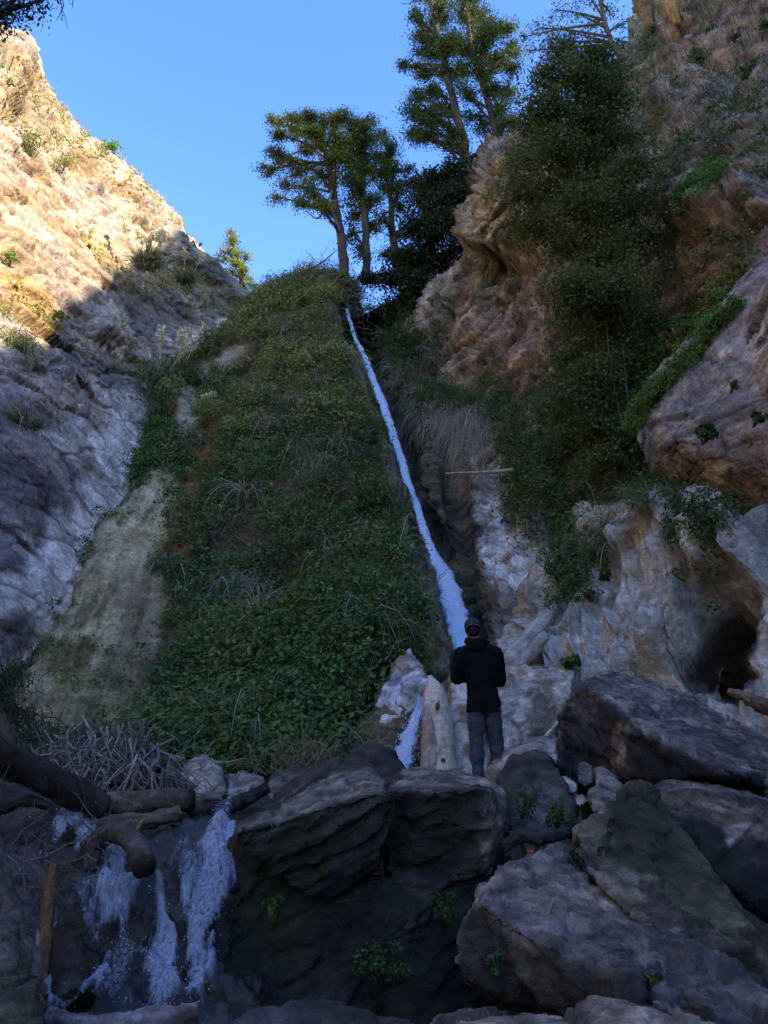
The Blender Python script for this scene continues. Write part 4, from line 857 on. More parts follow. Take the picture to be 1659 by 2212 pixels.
tag(mesh_np('stream_pool', *[(lambda g: (g.reshape(-1, 3) + np.array([0, 0, 1]) * (fbm(g.reshape(-1, 3) * 3, 890, 4) * .02)[:, None]))(sheet([[(-60,2215,3.9),(500,2215,4.1)],[(-200,2500,2.6),(500,2500,2.6)]], 60, 60)[0]), grid_faces(60, 60)], M_WET, np.tile((.03, .035, .045), (3600, 1))), kind='structure')

# ================================================================== LOGS, STICKS
def log(name, label, path, rad, pal, seg=20, noise=.02, seed=1, mat=None, cat='log', parent=None, n=None, cut=None, smooth=True, group=None):
    """a trunk through (x, y, Y) points; rad in metres at each"""
    c = P(*np.array(path, float).T); n = n or max(12, int(len(path) * 14))
    c = spline_up(c, n, 0); r = np.interp(np.linspace(0, 1, n), np.linspace(0, 1, len(rad)), rad)
    c = c + fbm(c * 1.1 + 3, seed, 2)[:, None] * np.array([.5, .5, .5]) * noise * 1.2
    V, F = tube(c, r, seg); V0 = V.copy(); m = n * seg; ctr = np.repeat(c, seg, 0)
    nn = unit(V[:m] - ctr); T = unit(np.gradient(c, axis=0)); Tr = np.repeat(T, seg, 0)
    ax = np.repeat(np.arange(n) * .09, seg); an = np.tile(np.linspace(0, 2 * np.pi, seg, endpoint=False), n)
    q = np.stack([np.cos(an) * 2.2, np.sin(an) * 2.2, ax * 2.0], -1)
    V[:m] += nn * ((fbm(q, seed, 4) * .55 + ridged(q * np.array([2.2, 2.2, .6]), seed + 3, 3) * .45) * noise)[:, None]
    c0 = mixes(V * 1.0, pal, seed + 9, 3.0)
    c0 = lerp(c0, c0 * .5, .6 * ss(.1, .5, fbm(np.concatenate([q * np.array([3, 3, .8]), q[:2]]), seed + 11, 3)))
    if cut is not None: c0[-1] = cut; c0[-1 - 1] = cut
    o = mesh_np(name, V, fixF(F), mat or M_BARK, c0, smooth, parent)
    return tag(o, label, cat if label and not parent else None, group)
BK = [(.032, .027, .025), (.05, .04, .036), (.02, .018, .017), (.06, .05, .048)]
PW = [(.46, .42, .38), (.52, .50, .48), (.36, .29, .24), (.50, .44, .37)]
log('log', 'thick dark fallen log sloping down from the left edge', [(-60,1600,4.9),(0,1640,5.2),(110,1690,5.5),(218,1745,5.8)], [.108, .106, .104, .10], BK, seed=3, noise=.02)
log('log', 'bark covered log lying level above the cascade', [(195,1738,6.1),(300,1732,6.0),(412,1728,5.9)], [.085, .088, .082], [(.11, .085, .07), (.15, .12, .10), (.07, .05, .045)], seed=4, noise=.022)
log('log', 'thinner dark log rising to the right above the bright end of the cascade', [(405,1750,6.0),(480,1745,6.1),(530,1728,6.2),(578,1700,6.3)], [.05, .055, .05, .04], BK, seed=5, noise=.015)
log('log', 'broken flat log lying on the lip of the cascade', [(160,1800,5.6),(230,1785,5.6),(310,1778,5.6),(385,1762,5.7)], [.03, .045, .05, .045], [(.13, .11, .09), (.09, .07, .055)], seed=6, noise=.03)
log('log', 'bent log stub arching over the cascade with a sawn end', [(196,1880,5.1),(208,1825,5.15),(245,1797,5.1),(285,1810,4.9),(311,1872,4.6)], [.045, .056, .06, .064, .066], [(.07, .055, .052), (.10, .08, .078), (.045, .035, .03)], seed=7, noise=.016, cut=(.03, .025, .02), n=60)
log('wooden_post', 'thin orange brown upright branch standing in the cascade', [(118,1868,4.75),(104,1950,4.6),(98,2050,4.45),(92,2160,4.2)], [.022, .034, .034, .026], [(.15, .085, .04), (.10, .06, .035), (.06, .045, .035)], seed=8, noise=.012, cat='branch')
log('tree_stump', 'tapered dark stump standing upright in the cascade', [(152,1938,4.6),(150,1990,4.5),(148,2060,4.4),(158,2170,4.2)], [.03, .062, .08, .095], [(.05, .042, .038), (.07, .06, .055), (.03, .025, .02)], seed=9, noise=.022, cat='stump')
log('log', 'grey brown trunk leaning along the lower left edge', [(-18,1800,3.9),(-2,1890,3.8),(22,1985,3.7),(50,2080,3.5),(75,2190,3.3)], [.045, .055, .055, .05, .04], [(.14, .12, .105), (.10, .08, .07)], seed=10, noise=.02)
log('branch', 'pale bluish barkless branch curving down into the pool at lower left', [(28,1960,4.2),(50,2020,4.1),(70,2070,4.0),(72,2130,3.8)], [.018, .02, .02, .016], [(.20, .20, .22), (.14, .13, .14)], seed=11, noise=.008, cat='branch')
log('log', 'wet peeled log with pale top along the bottom of the cascade', [(60,2160,3.75),(130,2200,3.6),(230,2215,3.5),(330,2200,3.5),(430,2190,3.55)], [.03, .035, .04, .045, .04], [(.19, .17, .19), (.08, .065, .06), (.26, .26, .32)], seed=12, noise=.02)
log('log', 'dark stick lying across the far left below the thick log', [(-20,1760,5.2),(60,1730,5.4),(120,1745,5.5)], [.03, .03, .02], BK, seed=13)
# driftwood beside the person
t = empty('driftwood_log', P(950, 1672, 8.9), 'pale barkless driftwood log with brown knots standing beside the person', 'driftwood')
log('trunk', None, [(948,1690,8.75),(948,1640,8.9),(944,1560,9.15),(938,1500,9.35),(928,1462,9.5)], [.215, .205, .175, .14, .03], PW, seed=14, noise=.009, mat=M_DRIFT, parent=t, seg=36, n=90)
log('bark_patch', None, [(934,1690,8.66),(932,1620,8.86),(930,1560,9.07),(927,1505,9.30)], [.135, .125, .10, .03], [(.27, .215, .18), (.20, .15, .12), (.33, .28, .24)], seed=15, noise=.014, mat=M_DRIFT, parent=t, seg=28, n=80)
for k, (x, y, Yd) in enumerate([(944,1523,8.98),(953,1645,8.66),(947,1655,8.66)]):
    log('knot', None, [(x, y + 8, Yd + .06), (x + 2, y, Yd), (x + 4, y - 8, Yd + .05)], [.012, .028, .01], [(.10, .04, .025), (.2, .1, .05)], seed=70 + k, noise=.012, parent=t, seg=10, n=12)
log('driftwood_log', 'broad pale driftwood trunk with a brown hollow behind the nearer one', [(1010,1700,9.1),(1008,1640,9.3),(1000,1560,9.6),(996,1500,9.8),(985,1462,10.0)], [.27, .26, .24, .18, .10], [(.42, .39, .36), (.48, .46, .44), (.20, .125, .08)], seed=16, noise=.02, mat=M_DRIFT, seg=36, cat='driftwood', n=90)
log('log', 'long grey trunk leaning against the pale cliff foot', [(1098,1432,11.6),(1130,1395,12.0),(1165,1355,12.5),(1200,1315,13.0)], [.13, .14, .13, .10], [(.38, .36, .35), (.30, .27, .26)], seed=17, noise=.03, mat=M_DRIFT)
log('log', 'second grey trunk close below the leaning one', [(1112,1445,11.2),(1140,1420,11.5),(1175,1375,12.0)], [.08, .1, .08], [(.34, .31, .29), (.26, .22, .2)], seed=18, noise=.03, mat=M_DRIFT)
log('branch', 'straight dead pole sticking out level over the gully', [(962,1023,19.0),(1010,1021,18.8),(1060,1020,18.6),(1110,1014,18.4)], [.02, .035, .045, .05], [(.34, .30, .27), (.25, .21, .19)], seed=19, noise=.006, cat='branch')
log('log', 'broken brown log with a splintered end at the right edge', [(1572,1492,8.2),(1610,1505,8.1),(1650,1522,8.0),(1720,1548,7.8)], [.02, .05, .075, .08], [(.17, .12, .08), (.22, .16, .11), (.1, .07, .05)], seed=20, noise=.03)
log('branch', 'pale thin branch poking up beside the huge slab boulder', [(1158,1618,8.2),(1180,1590,8.3),(1205,1560,8.4)], [.012, .02, .012], PW, seed=24, noise=.004, cat='branch')
log('log', 'short rotten log between the fern boulder and the wide slab', [(1085,1830,5.2),(1125,1808,5.3),(1170,1815,5.3)], [.03, .04, .03], BK, seed=25)
log('branch', 'orange brown branch stub leaning behind the bent log', [(290,1800,5.3),(303,1782,5.35),(312,1768,5.4)], [.012, .014, .01], [(.30, .17, .08)], seed=26, noise=.003, cat='branch')
log('branch', 'reddish cut timber at the far left edge above the thick log', [(-60,1500,6.4),(0,1570,6.3),(20,1640,6.2)], [.07, .07, .06], [(.07, .045, .035), (.05, .035, .03)], seed=27, noise=.02, cat='timber')

# the heap of sticks above the logs
heap = empty('stick_heap', P(225, 1725, 7.2), 'rounded heap of bare grey sticks behind the logs', 'stick heap')
hp = np.stack([(lambda a, b: P(225 + 172 * a, 1705 - 128 * np.sqrt(np.maximum(0, 1 - a * a)) * b, 7.6 - 1.1 * np.sqrt(np.maximum(0, 1 - a * a)) * (1 - b * .8)))(a, b)
                for a, b in zip(RNG.uniform(-.95, .95, 220), RNG.uniform(.05, 1, 220))])
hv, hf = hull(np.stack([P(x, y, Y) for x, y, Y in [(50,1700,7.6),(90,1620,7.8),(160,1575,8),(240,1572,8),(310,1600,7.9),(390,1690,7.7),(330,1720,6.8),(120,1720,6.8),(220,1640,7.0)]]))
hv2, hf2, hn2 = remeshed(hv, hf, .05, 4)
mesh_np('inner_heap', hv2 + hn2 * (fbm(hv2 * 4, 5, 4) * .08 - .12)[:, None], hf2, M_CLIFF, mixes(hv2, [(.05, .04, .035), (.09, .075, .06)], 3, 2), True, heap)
base = None
for k in range(150):
    a = hp[k]; ang = RNG.normal(0, .75); L = RNG.uniform(.18, .62)
    d = unit(np.array([math.sin(ang) + .5 * (a[0] + 2.9) / .9, -.25 + RNG.normal() * .35, -math.cos(ang)]))
    n = 5; c = a - d * L * .35 + d * np.linspace(0, L, n)[:, None] + np.cumsum(RNG.normal(size=(n, 3)) * .018, 0); r = np.linspace(1, .6, n) * RNG.uniform(.006, .014)
    V, F = tube(c, r, 5); g = RNG.uniform(.09, .26); 
    mesh_np('stick', V, fixF(F), M_TWIG, np.tile((g * 1.05, g * .95, g * .92), (len(V), 1)) * RNG.uniform(.9, 1.1, 3), True, heap)
acc = Acc()
for k in range(420):
    a = hp[RNG.integers(0, len(hp))] + RNG.normal(size=3) * .08 + np.array([0, .08, 0]); ang = RNG.normal(0, .9); L = RNG.uniform(.12, .4)
    d = unit(np.array([math.sin(ang) + .4 * (a[0] + 2.9), RNG.normal() * .3, -math.cos(ang)])); c = a + d * np.linspace(0, L, 4)[:, None] + np.cumsum(RNG.normal(size=(4, 3)) * .012, 0)
    V, F = tube(c, np.full(4, RNG.uniform(.003, .006)), 4); g = RNG.uniform(.05, .18); acc.add(V, fixF(F), (g, g * .9, g * .85))
tag(acc.build('twigs', M_TWIG, heap), kind='stuff')
# loose dead twigs by the water at the left
def twigs(name, label, boxes, n, L, r, g, seed, kind=None, cat='twigs'):
    acc = Acc(); rg = np.random.default_rng(seed)
    for k in range(n):
        x0, x1, y0, y1, Ya, Yb = boxes[rg.integers(0, len(boxes))]
        a = P(rg.uniform(x0, x1), rg.uniform(y0, y1), rg.uniform(Ya, Yb)); d = unit(rg.normal(size=3) * np.array([1, .6, .8]) + np.array([.2, 0, -.1])); l = rg.uniform(*L)
        c = a + d * np.linspace(0, l, 6)[:, None] + np.cumsum(rg.normal(size=(6, 3)) * l * .05, 0)
        V, F = tube(c, np.linspace(1, .35, 6) * rg.uniform(*r), 5); q = rg.uniform(*g); acc.add(V, fixF(F), (q, q * .85, q * .78))
    return tag(acc.build(name, M_TWIG), label, cat if kind is None else None, None, kind)
twigs('dead_twigs', 'tangle of dead twigs beside the cascade at the left edge', [(-20,110,1770,1950,4.3,5.2), (60,260,1760,1880,4.6,5.4)], 46, (.15, .55), (.002, .006), (.05, .18), 5, kind='stuff')
twigs('dead_twigs', 'dead twigs sticking out right of the stick heap', [(370,470,1640,1720,7.2,8.2)], 22, (.15, .5), (.003, .008), (.15, .35), 6, kind='stuff')

# ================================================================== VEGETATION
def scatter(sh, n, wfn, jitter=0.0):
    w_ = np.clip(wfn(sh), 0, None); 
    G_ = sh.get('area')
    if G_ is None:
        G_ = np.ones(len(sh['p'])); sh['area'] = G_
        try:
            f = np.array([v.vertices[:] for v in []])
        except Exception: pass
    w_ = w_ / w_.sum(); i = RNG.choice(len(w_), n, p=w_); return i
def clumped(sh, n, wfn, r, per, size, pal, lift=(.05, .35), up=.4, vary=.25, flat=.45, asp=.55, clumpvary=.35):
    """leaves gathered in clumps over a surface"""
    i = scatter(sh, n, wfn); base = sh['p'][i]; nn = sh['n'][i]
    rr = r * RNG.uniform(.5, 1.5, n); lf = RNG.uniform(*lift, n)
    k = np.repeat(np.arange(n), per)
    off = ball(n * per) * rr[k][:, None]; off[:, 2] *= .8
    c = base[k] + nn[k] * lf[k][:, None] + off
    cp = np.array(pal, float)[RNG.integers(0, len(pal), n)] * RNG.uniform(1 - clumpvary, 1 + clumpvary, (n, 1))
    col = cp[k] * RNG.uniform(1 - vary, 1 + vary, (n * per, 1)) * RNG.uniform(.93, 1.07, (n * per, 3))
    return leaves(c, size, col, unit(nn[k] + np.array([0, 0, up])), flat, asp)
def VEG(sh):
    X, Y = sh['X'], sh['Y']; p = sh['p']; wx = fbm(p * .7, 41, 4) * 26; wy = fbm(p * .7, 43, 4) * 26
    m = (1 - pmask(X, Y, TUFA, 12, wx, wy)) * (1 - pmask(X, Y, STRIP, 7, wx * .3, wy * .3)) * (1 - pmask(X, Y, CAVE, 10, wx * .4, wy * .4)) * (1 - pmask(X, Y, FALLP, 8)) * (1 - pmask(X + 26, Y, FALLP, 10))
    for pl, a in [([(370,1220),(380,1080),(410,1000),(450,900),(475,850),(515,860),(500,930),(455,1010),(425,1120),(405,1240)], .82), ([(375,900),(400,830),(440,785),(520,735),(545,745),(480,800),(440,850),(425,930),(385,940)], .92),
                  ([(330,1240),(470,1230),(450,1400),(330,1440)], .75)]:
        m = m * (1 - a * pmask(X, Y, pl, 12, wx, wy))
    inside = (sh['u'] > .10) & (sh['u'] < .93)
    dens = ss(-.55, .1, fbm(p * .55, 900, 4))
    return m * inside * (.25 + .75 * dens) * (Y < 1700)
Y0 = lambda s: s['Y'] - 900
TOPP = lambda s: ss(1000, 760, s['Y'])
acc = Acc()
acc.add(*clumped(mound, 5200, lambda s: VEG(s) * (1 - .75 * TOPP(s)), .22, 26, .085, G_MID + G_DARK + [(.05, .10, .035)], lift=(.05, .42)))
acc.add(*clumped(mound, 2600, lambda s: VEG(s) * (.12 + TOPP(s)), .30, 26, .11, [(.10, .12, .045), (.13, .13, .055), (.075, .10, .035), (.16, .145, .07)], lift=(.05, .4)))
acc.add(*clumped(mound, 900, VEG, .25, 16, .08, [(.12, .085, .04), (.16, .12, .05), (.09, .05, .035)], lift=(.02, .25)))
acc.add(*clumped(mound, 500, lambda s: VEG(s) * ss(1150, 1300, s['Y']), .26, 30, .10, [(.05, .115, .05), (.045, .10, .06), (.07, .13, .05)], lift=(.2, .55)))
acc.add(*clumped(mound, 500, lambda s: pmask(s['X'], s['Y'], [(300,960),(345,900),(400,920),(380,990),(310,1050)], 14), .2, 24, .10, G_MID, lift=(.05, .4)))
acc.add(*clumped(mound, 160, lambda s: pmask(s['X'], s['Y'], TUFA, 8) * ss(.2, .6, fbm(s['p'] * .6, 912, 3)), .15, 12, .06, [(.09, .10, .04)], lift=(0, .1)))
acc.add(*clumped(mound, 70, lambda s: VEG(s) * (Y0(s) > 0), .75, 420, .095, [(.055, .10, .03), (.075, .115, .04), (.10, .12, .045), (.045, .085, .03)], lift=(.1, .3), clumpvary=.3))
acc.add(*clumped(mound, 60, lambda s: VEG(s) * TOPP(s), .7, 360, .12, [(.13, .145, .05), (.10, .13, .045), (.16, .15, .07)], lift=(.1, .3), clumpvary=.3))
o = acc.build('ground_cover', M_LEAF); tag(o, kind='stuff')
def grass_on(sh, n, wfn, length, width, pal, out=.6, up=.7, droop=1.2, per=1, spread=.1):
    i = scatter(sh, n, wfn); k = np.repeat(i, per); m = len(k)
    root = sh['p'][k] + (RNG.normal(size=(n, 3)) * spread)[np.repeat(np.arange(n), per)] + RNG.normal(size=(m, 3)) * spread * .5
    d = sh['n'][k] * out + np.array([0, 0, up]) + RNG.normal(size=(m, 3)) * .45
    return blades(root, d, RNG.uniform(length[0], length[1], m), width, pick(pal, m), droop)
acc = Acc()
acc.add(*grass_on(mound, 900, lambda s: VEG(s) * (.25 + TOPP(s)), (.4, 1.1), .022, [(.13, .16, .06), (.20, .20, .09), (.10, .14, .05)], per=9))
acc.add(*grass_on(mound, 420, VEG, (.4, 1.2), .02, G_STRAW + G_DRY, per=7, up=.1, droop=1.6))
acc.add(*grass_on(mound, 34, lambda s: VEG(s) * ss(650, 760, s['Y']), (.8, 1.9), .024, G_STRAW, per=26, up=-.1, droop=1.8, spread=.2))
acc.add(*grass_on(mound, 70, VEG, (1.0, 2.2), .02, [(.42, .40, .24), (.5, .47, .33)], per=1, up=.6, droop=1.4))
tag(acc.build('grass', M_GRASS), kind='stuff')

def poly_w(polys, soft=14):
    return lambda s: (1 - pmask(s['X'], s['Y'], FALLP, 14)) * sum(a * pmask(s['X'], s['Y'], pl, soft, fbm(s['p'] * .8, 41, 3) * 18, fbm(s['p'] * .8, 43, 3) * 18) for pl, a in polys)
# undergrowth on the right cliff
acc = Acc()
UG = poly_w([([(1090,900),(1200,860),(1390,900),(1420,1040),(1330,1160),(1280,1200),(1230,1260),(1180,1200),(1110,1060)], 1), ([(1230,640),(1440,620),(1440,900),(1200,880)], .7), ([(880,840),(1080,850),(1170,880),(1120,900),(900,890)], .5), ([(1200,1180),(1300,1150),(1290,1220),(1180,1260)], .8)])
for sh, k in ((rcliff, 1500), (rslope, 900)):
    acc.add(*clumped(sh, k, UG, .26, 26, .085, G_DARK + G_MID[:2], lift=(.05, .7)))
acc.add(*clumped(rcliff, 450, poly_w([([(740,640),(900,560),(900,700),(940,820),(860,800),(800,720)], 1), ([(860,700),(960,760),(900,840)], .8)]), .4, 26, .11, G_DARK, lift=(.1, .9)))
UR = poly_w([([(1390,60),(1480,180),(1440,300),(1350,330),(1300,200)], 1), ([(1500,130),(1659,100),(1659,260),(1600,330),(1480,340)], .55), ([(1580,340),(1700,280),(1700,420),(1620,440)], .8), ([(1400,560),(1500,500),(1659,440),(1659,560),(1560,640),(1440,640)], .45), ([(1420,300),(1500,300),(1480,400),(1400,420)], .8)])
acc.add(*clumped(rslope, 850, UR, .22, 24, .085, [(.065, .09, .04), (.09, .115, .05), (.05, .07, .03), (.11, .12, .06)], lift=(.02, .4)))
acc.add(*clumped(bulge1, 330, poly_w([([(1385,940),(1375,900),(1420,830),(1470,780),(1530,720),(1600,640),(1620,660),(1545,735),(1470,800),(1420,870)], 1)], 8), .13, 30, .06, [(.075, .13, .03), (.09, .15, .04), (.06, .10, .03)], lift=(.02, .25)))
acc.add(*clumped(rslope, 420, poly_w([([(1370,960),(1380,880),(1440,800),(1520,730),(1600,640),(1640,580),(1620,560),(1540,650),(1440,740),(1380,830)], 1), ([(1440,430),(1560,340),(1570,370),(1450,460)], 1.2)], 8), .16, 30, .07, [(.075, .13, .03), (.09, .15, .04), (.05, .10, .035)], lift=(.02, .35)))
acc.add(*clumped(apron, 700, poly_w([([(1180,1220),(1300,1150),(1320,1190),(1260,1300),(1215,1300)], 1), ([(1440,1070),(1560,1100),(1540,1200),(1480,1170)], .8), ([(1370,1060),(1440,1040),(1440,1090),(1380,1100)], .9), ([(1470,1250),(1560,1200),(1500,1330)], .25)]), .16, 24, .06, G_DARK + G_MID[:1], lift=(.02, .4)))
o = acc.build('undergrowth', M_LEAF); tag(o, kind='stuff')
acc = Acc()
HANG = poly_w([([(885,850),(1000,860),(1060,900),(1080,950),(1020,1000),(960,960),(930,930)], 1), ([(865,780),(900,790),(920,860),(880,870)], .8)], 8)
acc.add(*grass_on(rcliff, 150, HANG, (.8, 1.8), .02, G_STRAW, per=22, out=.5, up=-.1, droop=2.2, spread=.15))
acc.add(*grass_on(rcliff, 110, poly_w([([(880,830),(1090,850),(1110,890),(900,880)], 1)], 8), (.5, 1.2), .022, G_MID + G_LIT[:1], per=22, out=.5, up=.5, droop=1.4, spread=.15))
acc.add(*grass_on(apron, 90, poly_w([([(1340,1060),(1470,1040),(1460,1090),(1360,1100)], 1), ([(1225,1200),(1330,1130),(1340,1160),(1270,1220)], .6)], 8), (.4, 1.1), .014, G_MID + G_DRY[:3], per=16, out=.5, up=.1, droop=1.8))
acc.add(*grass_on(rslope, 90, poly_w([([(1300,1000),(1420,1000),(1420,1060),(1300,1060)], 1)], 12), (.4, 1.0), .016, G_MID, per=16))
acc.add(*grass_on(bulge1, 90, poly_w([([(1385,960),(1375,900),(1420,830),(1540,710),(1620,640),(1545,735),(1420,870)], 1)], 8), (.15, .4), .01, [(.11, .17, .05)], per=22))
tag(acc.build('hanging_grass', M_GRASS), kind='stuff')
# soil plants on the left cliff
acc = Acc()
acc.add(*clumped(lcliff, 900, poly_w([([(0,90),(160,250),(300,360),(370,470),(250,420),(120,330),(0,250)], .8), ([(160,480),(290,590),(270,610),(170,520)], .4), ([(-20,580),(130,660),(140,740),(-20,680)], .5), ([(280,560),(520,640),(450,690),(300,630)], .8), ([(100,740),(280,760),(330,830),(200,800)], .25)]), .22, 14, .12, [(.20, .19, .08), (.26, .20, .10), (.15, .16, .06), (.30, .25, .14)], lift=(0, .25)))
o = acc.build('dry_scrub', M_LEAF); tag(o, kind='stuff')

# single shrubs
def shrub(label, x, y, Yd, rx, ry, n, pal, size=.09, group=None, depth=.8, stems=7, name='shrub', base_dy=None, cat='shrub'):
    c = P(x, y, Yd); k = Yd / FPX * 1.05; b = c + np.array([0, .2, -ry * k * .9])
    root = empty(name, b, label, cat, group)
    m = max(3, n // 22); cl = ball(m, .5) * np.array([rx * k, rx * k * depth, ry * k]); r = .34 * min(rx, ry) * k
    kk = RNG.integers(0, m, n); pts = c + cl[kk] + ball(n, .5) * r * 1.2
    cc = np.array(pal, float)[RNG.integers(0, len(pal), m)][kk] * RNG.uniform(.75, 1.25, (n, 1))
    a = Acc(); a.add(*leaves(pts, size, cc, unit(pts - c + np.array([0, 0, .5 * rx * k])), .4)); a.build('foliage', M_LEAF, root, False)
    a = Acc()
    for j in range(stems):
        e = c + cl[j % m] * .8; mid = (b + e) / 2 + RNG.normal(size=3) * .1 * rx * k
        V, F = tube(spline_up(np.array([b, mid, e]), 6, 0), np.linspace(.03, .008, 6) * max(.4, rx * k), 5); a.add(V, fixF(F), (.10, .08, .06))
    a.build('stems', M_BARK, root); return root
SH = [('pale green shrub on the sunlit skyline beside the top rocks of the left cliff', 68,128,28,22,24,420,G_LIT+[(.2,.2,.1)]),
      ('small shrub at the upper left edge on the sunlit cliff', 2,135,25.5,20,34,420,G_LIT),
      ('olive shrub low on the skyline just below the highest rocks', 88,190,29,18,22,300,[(.2,.2,.09),(.24,.21,.1)]),
      ('bright green round bush on the sunlit skyline', 245,316,33.2,30,18,620,[(.10,.20,.03),(.14,.24,.05),(.08,.16,.03)]),
      ('large olive bush on the sunlit slope of the left cliff', 66,305,25.5,38,40,900,[(.15,.16,.06),(.19,.18,.08),(.11,.13,.05)]),
      ('brownish bush beside the tall wedge rock on the sunlit slope', 135,345,27.5,36,26,520,[(.22,.19,.09),(.18,.17,.08)]),
      ('yellow green weed patch low on the sunlit left cliff', 128,680,21,22,12,260,G_LIT),
      ('green weed patch at the left edge of the sunlit cliff', 18,555,21,26,22,320,G_LIT+[(.2,.2,.08)]),
      ('thin shrub on the shaded skyline of the left cliff', 415,530,37.5,22,10,240,G_MID),
      ('grey green shrub in the shade below the sunlit rim', 395,590,35,30,22,460,[(.10,.11,.06),(.13,.13,.08)]),
      ('dark bush at the foot of the shaded skyline', 520,655,37,22,16,300,G_MID),
      ('dense green bush wedged between left cliff and tufa mound', 345,950,25.8,34,44,900,G_MID),
      ('small dark plant on the middle of the grey overhang', 1528,932,10.2,22,22,420,G_DARK),
      ('small leafy plant high on the grey overhang', 1590,830,9.9,14,10,160,G_MID),
      ('dark hanging plant under the brown buttress', 1640,900,9.5,18,14,200,G_DARK),
      ('bright green cushion plant on the right slope below the ledge', 1452,432,18.2,16,12,240,[(.07,.15,.04),(.09,.17,.04)]),
      ('green cushion plant high on the right slope', 1480,300,18.8,24,12,300,[(.06,.12,.035),(.08,.14,.04)]),
      ('bright green bush at the right edge of the upper slope', 1640,250,14.8,26,30,520,[(.04,.11,.05),(.06,.13,.05)]),
      ('dark ivy clump on the right slope above the overhang', 1560,500,14.5,36,44,900,G_DARK+G_MID[:1]),
      ('dusty bush on the top of the upper right ledge', 1430,215,22,34,26,620,[(.09,.10,.06),(.075,.085,.05)]),
      ('dusty bush crowning the rock shoulder on the upper right', 1500,130,21.5,30,44,620,[(.08,.10,.055),(.065,.08,.045)]),
      ('low bush beneath the brown tree root at the top right', 1395,95,27,30,50,700,[(.07,.09,.045),(.09,.10,.05)]),
      ('olive shrub in a cleft near the right edge', 1610,150,15.8,30,22,420,[(.085,.10,.05)]),
      ('dark green ivy hanging over the top right ledge', 1560,240,17.6,40,22,520,[(.06,.085,.04)]),
      ('small fern like plant on the tan rock behind the person', 1235,1430,10.3,28,13,420,G_MID),
      ('leafy tuft growing at the crack of the tall arch rock', 1405,1400,10.2,14,22,260,G_DARK),
      ('small plant on the fluted pale cliff foot', 1310,1240,12,18,12,240,G_DARK),
      ('shrub hanging at the crest of the pale cliff foot', 1225,1270,13.2,24,40,620,G_DARK),
      ('reddish low shrub on the fluted cliff foot', 1275,1290,12.2,12,14,160,[(.10,.06,.04),(.07,.07,.03)])]
for s_ in SH: shrub(*s_[:8], size=.05 + .0018 * s_[3])
for lb, x, y, Yd, rx, ry in [('grey green shrub left of the huge tree top under the bare tree',1345,170,25.5,26,22),('round shrub right below the orange root stump',1530,60,22,22,18),('small shrub between the two topmost right ledges',1590,75,20,18,14),
    ('shrub cut by the right edge near the top',1650,60,17.5,20,20),('scrubby shrub on the pale block face of the upper right',1500,350,19,20,14),('tall shrub above the long grey ledge at the right',1600,350,15.5,24,18),('shrub on the long grey ledge at the right edge',1640,400,14,22,18),
    ('narrow shrub between huge tree and ivy clump',1480,560,17,20,22),('small shrub directly under the ivy clump',1530,580,15.5,16,14),('shrub over the orange stained hollow at the right',1600,560,13.5,20,14),('flat shrub above the green strip of the overhang',1500,660,15.2,24,14),('shrub in the dark hollow right of the huge tree trunk',1440,700,16.5,20,20)]:
    shrub(lb, x, y, Yd, rx, ry, 320, [(.06,.08,.04),(.075,.09,.045),(.05,.07,.03)], size=.075, group='shrubs on the upper right cliff')

# pampas and grass tufts
def tuft(label, x, y, Yd, n, L, pal, wd=.03, plumes=0, spread=.25, up=1.0, droop=1.3, pal2=((.55,.5,.38),(.65,.58,.45)), name='grass_tuft', lean=(0,0), cat='grass tuft', pl_len=1.6):
    b = P(x, y, Yd); root = empty(name, b, label, cat)
    r = b + RNG.normal(size=(n, 3)) * spread * np.array([1, .6, .3]); d = RNG.normal(size=(n, 3)) * .55 + np.array([lean[0], -.25, up])
    a = Acc(); a.add(*blades(r, d, RNG.uniform(.5, 1, n) * L, wd, pick(pal, n), droop, 5)); a.build('blades', M_GRASS, root)
    for k in range(plumes):
        r = b + RNG.normal(size=(1, 3)) * spread * .4; dd = RNG.normal(size=(1, 3)) * np.array([.35, .2, .1]) + np.array([lean[1], -.1, up if up > 0 else .5]); dd = unit(dd); h = L * pl_len * RNG.uniform(.6, 1.1)
        a = Acc(); V, F = tube(r + dd * np.linspace(0, h, 5)[:, None], np.full(5, wd * .35), 4); a.add(V, fixF(F), pal2[0])
        top = r + dd * h; m = 60; tt_ = RNG.uniform(0, 1, (m, 1)); c = top - dd * tt_ * h * .35 + RNG.normal(size=(m, 3)) * wd * 1.6 * (1 - np.abs(tt_ - .5)); a.add(*leaves(c, wd * 4.5, pick(pal2, m), None, 0, .35)); a.build('plume', M_GRASS, root, False)
    return root
GT = [(.15,.17,.08),(.22,.21,.11),(.30,.27,.15),(.12,.15,.07)]
tuft('pampas grass with pale plumes at the edge of the sunlight', 318,575,29.6,420,1.5,GT,.05,7,.3)
tuft('shaded pampas grass lower on the left cliff skyline', 405,605,34.8,240,1.2,GT,.05,2,.3)
tuft('yellow green grass tuft hanging at the left edge in the sun', 20,745,18.6,420,1.4,[(.22,.24,.08),(.34,.31,.14),(.17,.2,.07)],.03,0,.35,.2,2.0)
tuft('tall reed clump with white plumes above the white rock', 345,820,27.2,420,1.5,GT,.045,6,.35,up=.8,droop=1.6)
tuft('dark green reed clump between cliff and tufa mound', 400,825,28,420,1.5,[(.09,.13,.05),(.13,.17,.07),(.06,.10,.04)],.045,2,.45,up=.9)
tuft('reeds bending down beside the pale crest of the mound', 375,880,26.3,300,1.6,[(.10,.14,.07),(.16,.19,.10)],.045,3,.4,up=.1,droop=2.2)
tuft('small dry tuft on the shaded left cliff', 228,770,26,160,1.0,GT,.035,0,.25,.4,1.8)
